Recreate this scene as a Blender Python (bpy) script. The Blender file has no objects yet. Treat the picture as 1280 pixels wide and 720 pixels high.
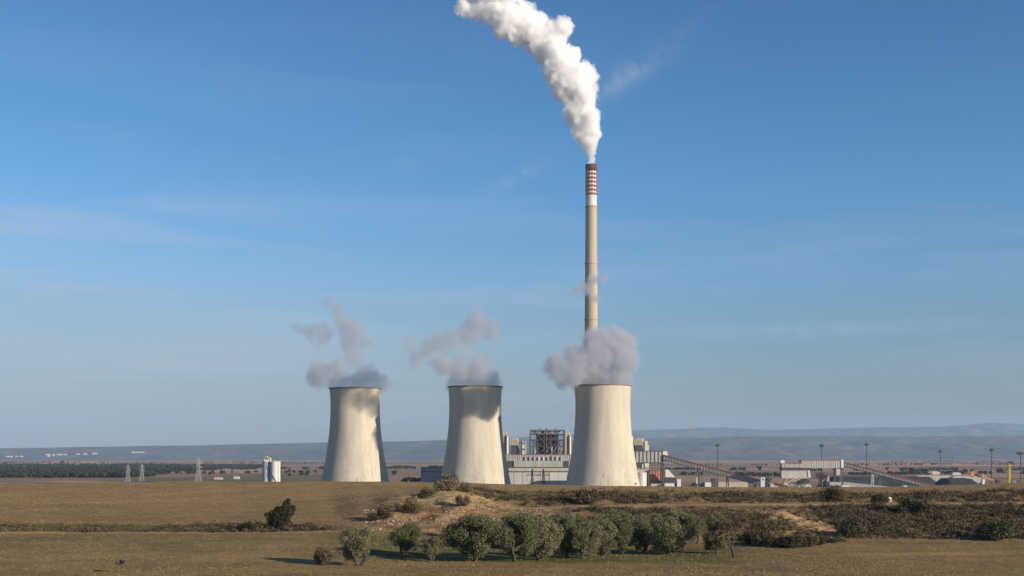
import bpy, math, random
import numpy as np
from mathutils import Vector, Matrix

sc = bpy.context.scene
COL = sc.collection
R = math.radians
rnd = random.Random(7)
rng = np.random.default_rng(11)

# ------------------------------------------------------------------ camera
F = 1500.0          # focal length in pixels of the 1280 px wide photograph
HY = 570.0          # row of the horizon
cam = bpy.data.cameras.new('camera'); co = bpy.data.objects.new('camera', cam); COL.objects.link(co)
sc.camera = co
co.location = (0, 0, 0); co.rotation_euler = (R(90), 0, 0)
cam.sensor_width = 36; cam.lens = F / 1280 * 36; cam.shift_y = (HY - 360) / 1280
cam.clip_start = .5; cam.clip_end = 80000

# ------------------------------------------------------------------ light
SUN_EL, SUN_AZ = 17.0, 124.0     # azimuth clockwise from +Y
SKY = .054
SUN = 5.0
sc.view_settings.view_transform = 'Standard'; sc.view_settings.look = 'None'
sc.view_settings.exposure = .45; sc.view_settings.gamma = 1; sc.view_settings.use_curve_mapping = False
sun_dir = Vector((math.sin(R(SUN_AZ)) * math.cos(R(SUN_EL)), math.cos(R(SUN_AZ)) * math.cos(R(SUN_EL)), math.sin(R(SUN_EL))))
sl = bpy.data.lights.new('sun', 'SUN'); so = bpy.data.objects.new('sun', sl); COL.objects.link(so)
sl.energy = SUN; sl.angle = R(.5); sl.color = (1, .87, .70)
so.rotation_euler = sun_dir.to_track_quat('Z', 'Y').to_euler(); so.location = (300, -300, 300)

w = bpy.data.worlds.new('World'); sc.world = w; w.use_nodes = True
nt = w.node_tree; nt.nodes.clear()
def N(t, kind, **kw):
    n = t.nodes.new(kind)
    for k, v in kw.items():
        if k.startswith('i_'):
            key = k[2:]
            n.inputs[int(key) if key.isdigit() else key.replace('_', ' ')].default_value = v
        else: setattr(n, k, v)
    return n
def L(t, a, b): t.links.new(a, b)
def math_n(t, op, a, b=None, c=None, clamp=False):
    n = t.nodes.new('ShaderNodeMath'); n.operation = op; n.use_clamp = clamp
    for i, v in enumerate((a, b, c)):
        if v is None: continue
        if isinstance(v, (int, float)): n.inputs[i].default_value = v
        else: t.links.new(v, n.inputs[i])
    return n.outputs[0]
def ramp(t, src, stops):
    n = t.nodes.new('ShaderNodeValToRGB'); t.links.new(src, n.inputs[0])
    e = n.color_ramp.elements
    while len(e) < len(stops): e.new(.5)
    for i, (p, c) in enumerate(stops):
        e[i].position = p; e[i].color = (c, c, c, 1) if isinstance(c, (int, float)) else (*c, 1)
    return n.outputs[0]
def mix(t, f, a, b, mode='MIX'):
    n = t.nodes.new('ShaderNodeMix'); n.data_type = 'RGBA'; n.blend_type = mode
    for i, v in ((0, f), (6, a), (7, b)):
        if isinstance(v, (int, float)): n.inputs[i].default_value = v
        elif isinstance(v, tuple): n.inputs[i].default_value = (*v, 1)
        else: t.links.new(v, n.inputs[i])
    return n.outputs[2]

sky = N(nt, 'ShaderNodeTexSky', sky_type='NISHITA', sun_disc=False, sun_elevation=R(SUN_EL), sun_rotation=R(SUN_AZ),
        altitude=600, air_density=1.0, dust_density=.5, ozone_density=3.5)
tc = N(nt, 'ShaderNodeTexCoord')
sep = N(nt, 'ShaderNodeSeparateXYZ'); L(nt, tc.outputs['Generated'], sep.inputs[0])
el = sep.outputs[2]
# thin high cirrus: long flat streaks, thicker low in the sky
mp = N(nt, 'ShaderNodeMapping'); mp.inputs['Scale'].default_value = (1.6, 1.6, 13); mp.inputs['Rotation'].default_value = (0, R(2), 0)
L(nt, tc.outputs['Generated'], mp.inputs[0])
n1 = N(nt, 'ShaderNodeTexNoise', i_Scale=2.2, i_Detail=6, i_Roughness=.55, i_Distortion=.35); L(nt, mp.outputs[0], n1.inputs[0])
streak = ramp(nt, n1.outputs[0], [(.47, 0), (.72, 1)])
band = math_n(nt, 'MULTIPLY', ramp(nt, el, [(0, .15), (.06, .4), (.13, .8), (.18, .45), (.22, .08), (1, 0)]), .85)
# a broad pale veil in the north-west, low
left = ramp(nt, math_n(nt, 'MULTIPLY_ADD', sep.outputs[0], -1.0, .5), [(.3, 0), (.85, 1)])
veil = math_n(nt, 'MULTIPLY', left, ramp(nt, el, [(0, .5), (.10, .75), (.155, .35), (.22, .06), (1, 0)]))
amt = math_n(nt, 'MULTIPLY_ADD', math_n(nt, 'MULTIPLY', streak, math_n(nt, 'MULTIPLY_ADD', left, .65, .35)), band, math_n(nt, 'MULTIPLY', veil, .42))
# single wisps: (direction azimuth deg, elevation deg, length, width, tilt deg, strength)
def wisp(px, py, ln, wd, tilt, st):
    d = Vector(((px - 640) / F, 1, (HY - py) / F)).normalized()
    rt = Vector((0, 1, 0)).cross(d).normalized() if False else d.cross(Vector((0, 0, 1))).normalized()
    up = rt.cross(d)
    a = rt * math.cos(R(tilt)) + up * math.sin(R(tilt)); b = d.cross(a)
    v = N(nt, 'ShaderNodeVectorMath', operation='DOT_PRODUCT'); L(nt, tc.outputs['Generated'], v.inputs[0]); v.inputs[1].default_value = a / ln
    u = N(nt, 'ShaderNodeVectorMath', operation='DOT_PRODUCT'); L(nt, tc.outputs['Generated'], u.inputs[0]); u.inputs[1].default_value = b / wd
    x = math_n(nt, 'SUBTRACT', v.outputs['Value'], d.dot(a) / ln); y = math_n(nt, 'SUBTRACT', u.outputs['Value'], d.dot(b) / wd)
    r2 = math_n(nt, 'MULTIPLY_ADD', x, x, math_n(nt, 'MULTIPLY', y, y))
    g = math_n(nt, 'EXPONENT', math_n(nt, 'MULTIPLY', r2, -1.0))
    nz = N(nt, 'ShaderNodeTexNoise', i_Scale=55, i_Detail=5, i_Roughness=.6, i_Distortion=.8); L(nt, tc.outputs['Generated'], nz.inputs[0])
    return math_n(nt, 'MULTIPLY', math_n(nt, 'MULTIPLY', g, ramp(nt, nz.outputs[0], [(.35, .15), (.65, 1)])), st)
for a in ((790, 92, .045, .009, 33, .30), (646, 222, .024, .006, 25, .22), (505, 207, .014, .006, 5, .12), (1010, 412, .13, .006, 0, .30), (150, 185, .012, .02, 60, .05)):
    amt = math_n(nt, 'ADD', amt, wisp(*a))
amt = math_n(nt, 'MULTIPLY', amt, 1.0, clamp=True)
hs = N(nt, 'ShaderNodeHueSaturation'); hs.inputs['Saturation'].default_value = 1.0; L(nt, mix(nt, 1.0, sky.outputs[0], ramp(nt, el, [(.012, (.74, .63, .63)), (.045, (.92, .86, .88)), (.085, (1.06, 1.12, 1.16)), (.14, (1.12, 1.45, 1.60)), (.20, (1.0, 1.55, 1.82)), (.27, (.84, 1.50, 1.76)), (.38, (.80, 1.30, 1.70))]), 'MULTIPLY'), hs.inputs['Color'])
cl = mix(nt, amt, hs.outputs[0], (6.6, 7.3, 8.2))
bg = N(nt, 'ShaderNodeBackground', i_Strength=SKY); L(nt, cl, bg.inputs[0])
wo = N(nt, 'ShaderNodeOutputWorld'); L(nt, bg.outputs[0], wo.inputs[0])

sc.cycles.volume_bounces = 16; sc.cycles.max_bounces = 18
sc.cycles.use_denoising = True
sc.cycles.volume_max_steps = 256

# ------------------------------------------------------------------ helpers
def X(px, d): return (px - 640) / F * d
def Z(py, d): return (HY - py) / F * d

def hash2(ix, iy, s):
    h = (ix.astype(np.int64) * 374761393 + iy.astype(np.int64) * 668265263 + s * 974634777) & 0xffffffff
    h = ((h ^ (h >> 13)) * 1274126177) & 0xffffffff
    return ((h ^ (h >> 16)) & 0xffff) / 65535.0
def vnoise(x, y, s=0):
    x = np.asarray(x, float); y = np.asarray(y, float)
    ix = np.floor(x).astype(np.int64); iy = np.floor(y).astype(np.int64); fx = x - ix; fy = y - iy
    fx = fx * fx * (3 - 2 * fx); fy = fy * fy * (3 - 2 * fy)
    a = hash2(ix, iy, s); b = hash2(ix + 1, iy, s); c = hash2(ix, iy + 1, s); d = hash2(ix + 1, iy + 1, s)
    return (a + (b - a) * fx) * (1 - fy) + (c + (d - c) * fx) * fy
def fbm(x, y, o=5, s=0):
    t = 0; a = 1; n = 0
    for i in range(o):
        t = t + a * (vnoise(x * 2 ** i + 17.3 * i, y * 2 ** i - 9.1 * i, s + i) - .5); n += a; a *= .5
    return t / n * 2

def M(name, col, rough=.85, var=.18, scale=.5, stretch=(1, 1, 1), metallic=0, dirt=None, dirt_amt=.0, bump=0, fine=None):
    m = bpy.data.materials.new(name); m.use_nodes = True; t = m.node_tree
    b = t.nodes['Principled BSDF']; b.inputs['Roughness'].default_value = rough; b.inputs['Metallic'].default_value = metallic
    g = N(t, 'ShaderNodeNewGeometry'); mp = N(t, 'ShaderNodeMapping'); mp.inputs['Scale'].default_value = stretch; L(t, g.outputs['Position'], mp.inputs[0])
    n = N(t, 'ShaderNodeTexNoise', i_Scale=scale, i_Detail=6, i_Roughness=.6); L(t, mp.outputs[0], n.inputs[0])
    f = ramp(t, n.outputs[0], [(.3, 0), (.7, 1)])
    c = mix(t, f, tuple(v * (1 - var) for v in col), tuple(min(1, v * (1 + var)) for v in col))
    if dirt:
        n2 = N(t, 'ShaderNodeTexNoise', i_Scale=scale * 2.3, i_Detail=8, i_Roughness=.7, i_Distortion=.4); L(t, mp.outputs[0], n2.inputs[0])
        f2 = ramp(t, n2.outputs[0], [(.5, 0), (.68, dirt_amt)]); c = mix(t, f2, c, dirt)
    L(t, c, b.inputs['Base Color'])
    if bump:
        n3 = N(t, 'ShaderNodeTexNoise', i_Scale=fine or scale * 6, i_Detail=4); L(t, g.outputs['Position'], n3.inputs[0])
        bp = N(t, 'ShaderNodeBump', i_Strength=bump, i_Distance=.1); L(t, n3.outputs[0], bp.inputs['Height']); L(t, bp.outputs[0], b.inputs['Normal'])
    return m

def props(o, label=None, cat=None, group=None, kind=None):
    if label: o['label'] = label
    if cat: o['category'] = cat
    if group: o['group'] = group
    if kind: o['kind'] = kind
    return o
def empty(name, loc, label, cat, group=None, rz=0):
    o = bpy.data.objects.new(name, None); COL.objects.link(o); o.location = loc; o.rotation_euler.z = rz; o.empty_display_size = 1
    return props(o, label, cat, group)
KIDS = {}
def link(name, me, parent=None):
    o = bpy.data.objects.new(name, me); COL.objects.link(o)
    if parent is not None: o.parent = parent; KIDS.setdefault(parent.name, []).append(o)
    return o
def copy_tree(o, parent=None):
    c = o.copy(); COL.objects.link(c)
    if parent is not None: c.parent = parent; KIDS.setdefault(parent.name, []).append(c)
    for ch in list(KIDS.get(o.name, [])): copy_tree(ch, c)
    return c

class MB:
    def __init__(s): s.v = []; s.f = []; s.sm = []; s.cur = 0; s.mi = []
    def add(s, vs, fs, smooth=False):
        k = len(s.v); s.v += [tuple(v) for v in vs]; s.f += [tuple(i + k for i in f) for f in fs]; s.sm += [smooth] * len(fs); s.mi += [s.cur] * len(fs); return s
    def use(s, i): s.cur = i; return s
    def box(s, x0, x1, y0, y1, z0, z1):
        vs = [(x, y, z) for z in (z0, z1) for y in (y0, y1) for x in (x0, x1)]
        return s.add(vs, [(0, 2, 3, 1), (4, 5, 7, 6), (0, 1, 5, 4), (2, 6, 7, 3), (0, 4, 6, 2), (1, 3, 7, 5)])
    def prism(s, poly, y0, y1):      # outline in x,z pushed along y
        n = len(poly); vs = [(x, y0, z) for x, z in poly] + [(x, y1, z) for x, z in poly]
        return s.add(vs, [tuple(range(n)), tuple(range(2 * n - 1, n - 1, -1))] + [(i, i + n, (i + 1) % n + n, (i + 1) % n) for i in range(n)])
    def beam(s, p, q, w, h=None):
        p = Vector(p); q = Vector(q); h = h or w; d = (q - p)
        if d.length < 1e-6: return s
        d.normalize(); up = Vector((0, 0, 1)) if abs(d.z) < .95 else Vector((0, 1, 0))
        a = d.cross(up).normalized(); b = a.cross(d).normalized()
        vs = [c + a * (i * w / 2) + b * (j * h / 2) for c in (p, q) for i, j in ((-1, -1), (1, -1), (1, 1), (-1, 1))]
        return s.add(vs, [(3, 2, 1, 0), (4, 5, 6, 7)] + [(i, (i + 1) % 4, (i + 1) % 4 + 4, i + 4) for i in range(4)])
    def cyl(s, p, q, r0, r1=None, n=16, caps=True):
        p = Vector(p); q = Vector(q); r1 = r0 if r1 is None else r1; d = (q - p).normalized()
        up = Vector((0, 0, 1)) if abs(d.z) < .95 else Vector((0, 1, 0)); a = d.cross(up).normalized(); b = a.cross(d).normalized()
        vs = [c + (a * math.cos(t) + b * math.sin(t)) * r for c, r in ((p, r0), (q, r1)) for t in [2 * math.pi * i / n for i in range(n)]]
        s.add(vs, [(i, (i + 1) % n, (i + 1) % n + n, i + n) for i in range(n)], True)
        if caps: s.add(vs[:n], [tuple(range(n - 1, -1, -1))]); s.add(vs[n:], [tuple(range(n))])
        return s
    def lathe(s, prof, n=64, c=(0, 0), closed=False):
        vs = [(c[0] + r * math.cos(2 * math.pi * i / n), c[1] + r * math.sin(2 * math.pi * i / n), z) for r, z in prof for i in range(n)]
        m = len(prof); fs = []
        for j in range(m if closed else m - 1):
            j2 = (j + 1) % m
            fs += [(j * n + i, j * n + (i + 1) % n, j2 * n + (i + 1) % n, j2 * n + i) for i in range(n)]
        return s.add(vs, fs, True)
    def build(s, name, mat, parent=None, off=None, auto=None):
        me = bpy.data.meshes.new(name)
        o = Vector(off) if off is not None else (Vector(parent.location) if parent is not None and parent.type == 'EMPTY' else (Vector(parent['_o']) if parent is not None and '_o' in parent else Vector()))
        me.from_pydata([(x - o.x, y - o.y, z - o.z) for x, y, z in s.v], [], s.f)
        me.polygons.foreach_set('use_smooth', s.sm); me.polygons.foreach_set('material_index', s.mi)
        for k in (mat if isinstance(mat, (list, tuple)) else [mat]): me.materials.append(k)
        me.validate(); me.update()
        ob = link(name, me, parent)
        return ob
def sub(part, mb, name, mat, root):   # a sub-part: a child of a part, modelled in the root's frame
    return mb.build(name, mat, part, off=root.location)

def soup(name, P, k, mat, parent=None, off=(0, 0, 0)):
    """P: (n*k,3) array of separate k-gons"""
    P = np.asarray(P, np.float32).reshape(-1, 3) - np.asarray(off, np.float32); n = len(P) // k
    me = bpy.data.meshes.new(name); me.vertices.add(len(P)); me.vertices.foreach_set('co', P.ravel())
    me.loops.add(len(P)); me.loops.foreach_set('vertex_index', np.arange(len(P), dtype=np.int32))
    me.polygons.add(n); me.polygons.foreach_set('loop_start', np.arange(0, n * k, k, dtype=np.int32)); me.polygons.foreach_set('loop_total', np.full(n, k, np.int32))
    me.materials.append(mat); me.update(calc_edges=True)
    return link(name, me, parent)
def leaf_quads(C, size, up=.0, asp=1.6):
    n = len(C); a = rng.normal(size=(n, 3)); a[:, 2] += up; a /= np.linalg.norm(a, axis=1)[:, None]
    b = np.cross(a, rng.normal(size=(n, 3))); b /= np.linalg.norm(b, axis=1)[:, None]
    s = (size * (.6 + .8 * rng.random(n)))[:, None] if np.ndim(size) == 0 else (size * (.6 + .8 * rng.random(n)))[:, None]
    a = a * s * asp * .5; b = b * s * .5
    return np.stack([C - a, C + b * .9, C + a, C - b * .9], 1).reshape(-1, 3)

# ------------------------------------------------------------------ terrain
HEAD = [(-80, -3.0), (0, -1.7), (40, -6.6), (100, -13.2)]
def zz(lst): return [(d, Z(py, d)) for d, py in lst]
TAILZ = [(450, -14.0), (600, -24.0), (850, -33.0), (1100, -36.0), (2500, -36.0), (9000, -36.0), (40000, -36.0)]
COLS = {
 -200: [(135,720),(165,690),(200,669),(206,665),(212,658),(300,625),(400,605)],
 0:    [(135,720),(165,690),(200,668),(206,664),(212,655.5),(300,624),(400,604.5)],
 300:  [(135,720),(165,690),(200,668),(206,664.5),(213,655.5),(300,623),(400,602.5)],
 410:  [(135,720),(165,692),(200,667),(210,660),(225,650),(240,640),(255,634),(300,619.5),(400,601.5)],
 455:  [(135,720),(165,693),(196,668),(207,661),(222,650),(240,634),(255,626),(300,616),(400,602)],
 500:  [(135,720),(165,694),(192,673),(205,662),(222,645),(236,630),(255,620),(300,613),(400,602.5)],
 560:  [(135,720),(165,696),(190,678),(205,663),(222,644),(238,622),(252,611),(300,608.5),(400,604)],
 650:  [(135,720),(165,697),(185,686),(200,671),(220,650),(235,637.5),(245,634.5),(256,619),(264,614),(300,611.5),(400,606)],
 750:  [(135,720),(165,697),(190,685),(205,669),(225,646),(237,633.5),(245,631),(257,619),(265,614),(300,612),(400,608)],
 950:  [(135,720),(165,700),(185,685),(200,676),(215,656),(228,641),(238,631.5),(246,629),(258,619),(266,615.5),(300,613),(400,609)],
 1100: [(135,720),(165,697),(200,676.5),(205,672),(222,647),(234,633),(245,629),(258,619),(266,616),(300,613),(400,609.3)],
 1200: [(135,720),(165,697),(200,676.5),(206,672),(224,647),(235,631.5),(245,628.3),(258,618),(266,614),(300,610.5),(400,606.5)],
 1290: [(135,720),(165,697),(200,677),(207,673),(224,647),(235,631),(245,628),(258,616),(266,612),(300,609),(400,603)],
 1500: [(135,720),(165,697),(200,676),(207,672),(224,647),(235,631),(245,628),(258,616),(266,612),(300,607),(400,600)],
}
KX = sorted(COLS)
def profile(px, d):
    px = np.asarray(px, float); d = np.asarray(d, float)
    prof = []
    for k in KX:
        p = HEAD + zz(COLS[k]) + TAILZ
        prof.append(np.interp(d, [a for a, b in p], [b for a, b in p]))
    prof = np.array(prof); i = np.clip(np.searchsorted(KX, px) - 1, 0, len(KX) - 2)
    kx = np.array(KX, float); t = np.clip((px - kx[i]) / (kx[i + 1] - kx[i]), 0, 1); t = t * t * (3 - 2 * t)
    idx = np.arange(prof.shape[1]) if prof.ndim == 2 else None
    return prof[i, idx] * (1 - t) + prof[i + 1, idx] * t
def sst(x, a, b): t = np.clip((x - a) / (b - a), 0, 1); return t * t * (3 - 2 * t)
def rough_zone(px, d):
    """0..1: how broken the ground is (banks and the eroded mound)"""
    rb = sst(px, 860, 960) * sst(d, 199, 208) * (1 - sst(d, 230, 237))
    ub = sst(px, 560, 620) * sst(d, 246, 250) * (1 - sst(d, 262, 268))
    mo = sst(px, 455, 500) * (1 - sst(px, 900, 960)) * sst(d, 199, 206) * (1 - sst(d, 232, 242))
    ml = sst(px, 455, 490) * (1 - sst(px, 590, 640)) * sst(d, 205, 212) * (1 - sst(d, 250, 262))
    lb = (1 - sst(px, 395, 440)) * sst(d, 203, 206) * (1 - sst(d, 212, 216))
    return np.maximum.reduce([rb, ub, mo * .8, ml, lb * .45])
def gz(x, y):
    x = np.atleast_1d(np.asarray(x, float)); y = np.atleast_1d(np.asarray(y, float))
    d = y; px = 640 + F * x / np.maximum(d, 60)
    z = profile(px, d)
    rz = rough_zone(px, d)
    near = 1 - sst(d, 420, 700)
    z = z + near * (.10 * fbm(x / 7, y / 9, 4, 3) + .25 * fbm(x / 38, y / 45, 3, 5) * sst(d, 280, 330)) + rz * .75 * fbm(x / 3.2, y / 3.2, 4, 9)
    # low furrow ridge along the crest, left of the mound
    crest = np.exp(-((d - 372 - (px - 400) * .02) / 2.2) ** 2) * sst(px, 180, 260) * (1 - sst(px, 520, 600))
    z = z + crest * (.35 + .3 * fbm(x / 4, y / 4, 3, 21))
    far = sst(d, 1700, 3500)
    z = z + far * 4.5 * fbm(x / 1500, y / 2200, 4, 13) + far * (sst(d, 4500, 7500) - sst(d, 8000, 9500)) * 6 * np.clip(fbm(x / 3000, y / 2500, 2, 33) + .3, 0, 2)
    z = z + sst(d, 1150, 1700) * .9 * fbm(x / 120, y / 200, 3, 41)
    return z
def g1(x, y): return float(gz(x, y)[0])
_ds = np.arange(125, 415, .25)
def on(px, py):
    """where the ground is met in direction (px, py): x, y, z"""
    z = gz((px - 640) / F * _ds, _ds); rows = HY - z / _ds * F
    i = int(np.argmax(rows <= py)) if (rows <= py).any() else len(_ds) - 1
    d = float(_ds[i]); return Vector((X(px, d), d, float(z[i])))

rows = np.concatenate([np.linspace(-80, 125, 22), np.arange(126, 276, .55), np.arange(276, 425, 1.5), 425 * (12500 / 425) ** (np.linspace(0, 1, 130))])
pxs = np.concatenate([np.linspace(-3600, -260, 40), np.arange(-250, 1530, 3.2), np.linspace(1540, 4900, 40)])
PX, D = np.meshgrid(pxs, rows)
XX = (PX - 640) / F * np.maximum(D, 60)
ZZ = gz(XX.ravel(), D.ravel()).reshape(XX.shape)
nr, nc = XX.shape
co3 = np.stack([XX, D, ZZ], -1).reshape(-1, 3)
idx = np.arange(nr * nc).reshape(nr, nc)
q = np.stack([idx[:-1, :-1], idx[:-1, 1:], idx[1:, 1:], idx[1:, :-1]], -1).reshape(-1, 4)
def grid_mesh(name, co3, q, mat):
    me = bpy.data.meshes.new(name); me.vertices.add(len(co3)); me.vertices.foreach_set('co', co3.astype(np.float32).ravel())
    me.loops.add(q.size); me.loops.foreach_set('vertex_index', q.astype(np.int32).ravel())
    me.polygons.add(len(q)); me.polygons.foreach_set('loop_start', np.arange(0, q.size, 4, dtype=np.int32)); me.polygons.foreach_set('loop_total', np.full(len(q), 4, np.int32))
    me.polygons.foreach_set('use_smooth', np.ones(len(q), bool)); me.materials.append(mat); me.update(calc_edges=True)
    return me
def ground_colour(px, d, x, y):
    """soil and plant cover at a spot: real differences of cover"""
    n = len(px); c = np.empty((n, 3))
    dry = np.array([.215, .150, .085]); drier = np.array([.30, .225, .140]); olive = np.array([.135, .120, .055]); green = np.array([.070, .088, .026])
    red = np.array([.265, .185, .13]); pale = np.array([.42, .33, .235]); dark = np.array([.095, .075, .045])
    def mx(c, t, k): t = np.clip(t, 0, 1)[:, None]; return c * (1 - t) + k * t
    c[:] = dry
    f1 = fbm(x / 30, y / 42, 4, 51); f2 = fbm(x / 5, y / 9, 4, 57)
    c = mx(c, .5 + f1 * 1.1, np.array([.205, .150, .082])); c = mx(c, (f2 - .1) * 1.0, drier)
    # lower field greener and duller than the upper one
    low = (1 - sst(d, 200, 208)); c = mx(c, low * (.35 + .5 * f1), olive * 1.15)
    c = mx(c, sst(d, 270, 285) * (1 - sst(d, 395, 440)) * .3, np.array([.285, .205, .125]))
    # green sward under the olives
    gr = sst(px + f2 * 40, 380, 440) * (1 - sst(px + f2 * 40, 880, 960)) * sst(d, 152 + f1 * 4, 160 + f1 * 4) * (1 - sst(d, 186, 202))
    c = mx(c, gr * (.85 + f2 * .5), green)
    gl = (1 - sst(px, 330, 430)) * sst(d, 148, 156) * (1 - sst(d, 158, 166)); c = mx(c, gl * .3, drier)
    # left bank strip
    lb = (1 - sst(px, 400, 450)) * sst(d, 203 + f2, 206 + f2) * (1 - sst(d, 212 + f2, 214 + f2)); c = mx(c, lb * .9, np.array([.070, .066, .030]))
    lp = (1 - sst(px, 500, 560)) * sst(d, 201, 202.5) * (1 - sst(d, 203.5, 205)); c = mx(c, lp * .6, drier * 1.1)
    # eroded mound, reddish
    mo = sst(px, 420, 480) * (1 - sst(px + f2 * 30, 590, 660)) * sst(d, 200 + f2 * 4, 206 + f2 * 4) * (1 - sst(d, 226, 236)); c = mx(c, mo * (.95 + f2 * .8), red)
    c = mx(c, np.clip(mo * 1.5 * (f2 * 1.5 + .0), 0, .8), np.array([.15, .095, .06]))
    mo2 = sst(px, 470, 520) * (1 - sst(px, 590, 640)) * sst(d, 228, 236) * (1 - sst(d, 246, 256)); c = mx(c, mo2 * .7, np.array([.33, .27, .18]))
    b1 = sst(px, 590, 700) * sst(d, 200, 206) * (1 - sst(d, 231, 236)); c = mx(c, b1 * (.75 + f2), np.array([.17, .125, .075]))
    # red-brown tilled soil peeping behind the grove and at the right of it
    rs = np.exp(-((px - 872) / 26) ** 2) * sst(d, 182, 190) * (1 - sst(d, 205, 212)) + np.exp(-((px - 805) / 14) ** 2) * sst(d, 186, 192) * (1 - sst(d, 205, 212)) + np.exp(-((px - 960) / 30) ** 2) * sst(d, 180, 186) * (1 - sst(d, 192, 198)) * .7
    c = mx(c, rs * .45, np.array([.40, .20, .13]))
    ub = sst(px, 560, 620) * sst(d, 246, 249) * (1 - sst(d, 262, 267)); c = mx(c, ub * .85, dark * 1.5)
    # the track
    tr = sst(px, 540, 620) * sst(d, 236.5, 238.5) * (1 - sst(d, 243.5, 245)); c = mx(c, tr * (.7 + f2 * .5), pale)
    tu = sst(px, 540, 640) * (1 - sst(px, 640, 760)) * sst(d, 233, 236) * (1 - sst(d, 243.5, 245)); c = mx(c, tu * .8, red * 1.05)
    # bare slip in the right bank
    slip = np.exp(-((px - 990 - (222 - d) * 4.5) / 30) ** 2) * sst(d, 208, 212) * (1 - sst(d, 228, 233)); c = mx(c, slip * (1.1 + f2), np.array([.42, .31, .215]))
    rb = sst(px, 900, 1000) * sst(d, 203, 206) * (1 - sst(d, 212, 218)); c = mx(c, rb * .4, red * .8)
    # golden stripe in the near right field
    gd = sst(px, 960, 1080) * (1 - sst(px, 1190, 1300)) * np.exp(-((d - 171 - (px - 1100) * .02) / 4.0) ** 2); c = mx(c, gd * .55, np.array([.33, .25, .12]))
    # back slope and works ground
    c = mx(c, sst(d, 430, 600), np.array([.17, .135, .085])); c = mx(c, sst(d, 1000, 1150) * (1 - sst(d, 1700, 1900)) * sst(px, 480, 560), np.array([.19, .17, .14]))
    return np.clip(c * np.array([1.13, 1.0, .76]), 0, 1)
# ground material: patch colour from the cover map, broken up by noise; beyond the works a patchwork of fields
gm = bpy.data.materials.new('ground'); gm.use_nodes = True; t = gm.node_tree; B = t.nodes['Principled BSDF']; B.inputs['Roughness'].default_value = .95
B.inputs['Specular IOR Level'].default_value = .15
ca = N(t, 'ShaderNodeAttribute', attribute_name='cover'); fa = N(t, 'ShaderNodeAttribute', attribute_name='far')
g = N(t, 'ShaderNodeNewGeometry')
na = N(t, 'ShaderNodeTexNoise', i_Scale=.9, i_Detail=7, i_Roughness=.72); L(t, g.outputs['Position'], na.inputs[0])
nb = N(t, 'ShaderNodeTexNoise', i_Scale=.14, i_Detail=7, i_Roughness=.68, i_Distortion=.6); mpb = N(t, 'ShaderNodeMapping'); mpb.inputs['Scale'].default_value = (.4, 1, 1); L(t, g.outputs['Position'], mpb.inputs[0]); L(t, mpb.outputs[0], nb.inputs[0])
ncs = N(t, 'ShaderNodeTexNoise', i_Scale=4.5, i_Detail=4, i_Roughness=.7); L(t, g.outputs['Position'], ncs.inputs[0])
c = mix(t, 1.0, ca.outputs['Color'], ramp(t, na.outputs[0], [(.25, .52), (.5, .97), (.75, 1.5)]), 'MULTIPLY')
c = mix(t, 1.0, c, ramp(t, nb.outputs[0], [(.3, (.68, .72, .70)), (.7, (1.34, 1.24, 1.14))]), 'MULTIPLY')
c = mix(t, ramp(t, ncs.outputs[0], [(.60, 0), (.70, .5)]), c, (.07, .055, .032))
c = mix(t, ramp(t, ncs.outputs[0], [(.28, .42), (.38, 0)]), c, (.40, .32, .21))
# fields
mpf = N(t, 'ShaderNodeMapping'); mpf.inputs['Scale'].default_value = (.0022, .0011, 0); mpf.inputs['Rotation'].default_value = (0, 0, R(12)); L(t, g.outputs['Position'], mpf.inputs[0])
vd = N(t, 'ShaderNodeTexNoise', i_Scale=.6, i_Detail=3); L(t, mpf.outputs[0], vd.inputs[0])
vm = N(t, 'ShaderNodeVectorMath', operation='MULTIPLY_ADD'); L(t, vd.outputs['Color'], vm.inputs[0]); vm.inputs[1].default_value = (.5, .5, 0); L(t, mpf.outputs[0], vm.inputs[2])
vo = N(t, 'ShaderNodeTexVoronoi', i_Scale=1.0); L(t, vm.outputs[0], vo.inputs[0])
sv = N(t, 'ShaderNodeSeparateColor'); L(t, vo.outputs['Color'], sv.inputs[0])
fr = N(t, 'ShaderNodeValToRGB'); L(t, sv.outputs[0], fr.inputs[0]); fr.color_ramp.interpolation = 'CONSTANT'
e = fr.color_ramp.elements; fc = [(.0, (.20, .155, .095)), (.18, (.27, .20, .135)), (.40, (.24, .185, .11)), (.5, (.33, .235, .15)), (.72, (.17, .135, .085)), (.78, (.23, .165, .12)), (.9, (.13, .125, .065))]
while len(e) < len(fc): e.new(.5)
for i, (p, k) in enumerate(fc): e[i].position = p; e[i].color = (*k, 1)
nf = N(t, 'ShaderNodeTexNoise', i_Scale=.02, i_Detail=6, i_Roughness=.7); L(t, g.outputs['Position'], nf.inputs[0])
cf = mix(t, 1.0, fr.outputs[0], ramp(t, nf.outputs[0], [(.3, (.85, .70, .58)), (.7, (1.75, 1.38, 1.18))]), 'MULTIPLY')
c = mix(t, fa.outputs['Fac'], c, cf)
L(t, c, B.inputs['Base Color'])
bp = N(t, 'ShaderNodeBump', i_Strength=.9, i_Distance=.18); L(t, na.outputs[0], bp.inputs['Height'])
bp2 = N(t, 'ShaderNodeBump', i_Strength=.6, i_Distance=.06); L(t, ncs.outputs[0], bp2.inputs['Height']); L(t, bp.outputs[0], bp2.inputs['Normal']); L(t, bp2.outputs[0], B.inputs['Normal'])
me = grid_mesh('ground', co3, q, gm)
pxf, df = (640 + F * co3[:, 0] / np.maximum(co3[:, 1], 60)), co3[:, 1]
cc = ground_colour(pxf, df, co3[:, 0], co3[:, 1])
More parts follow.
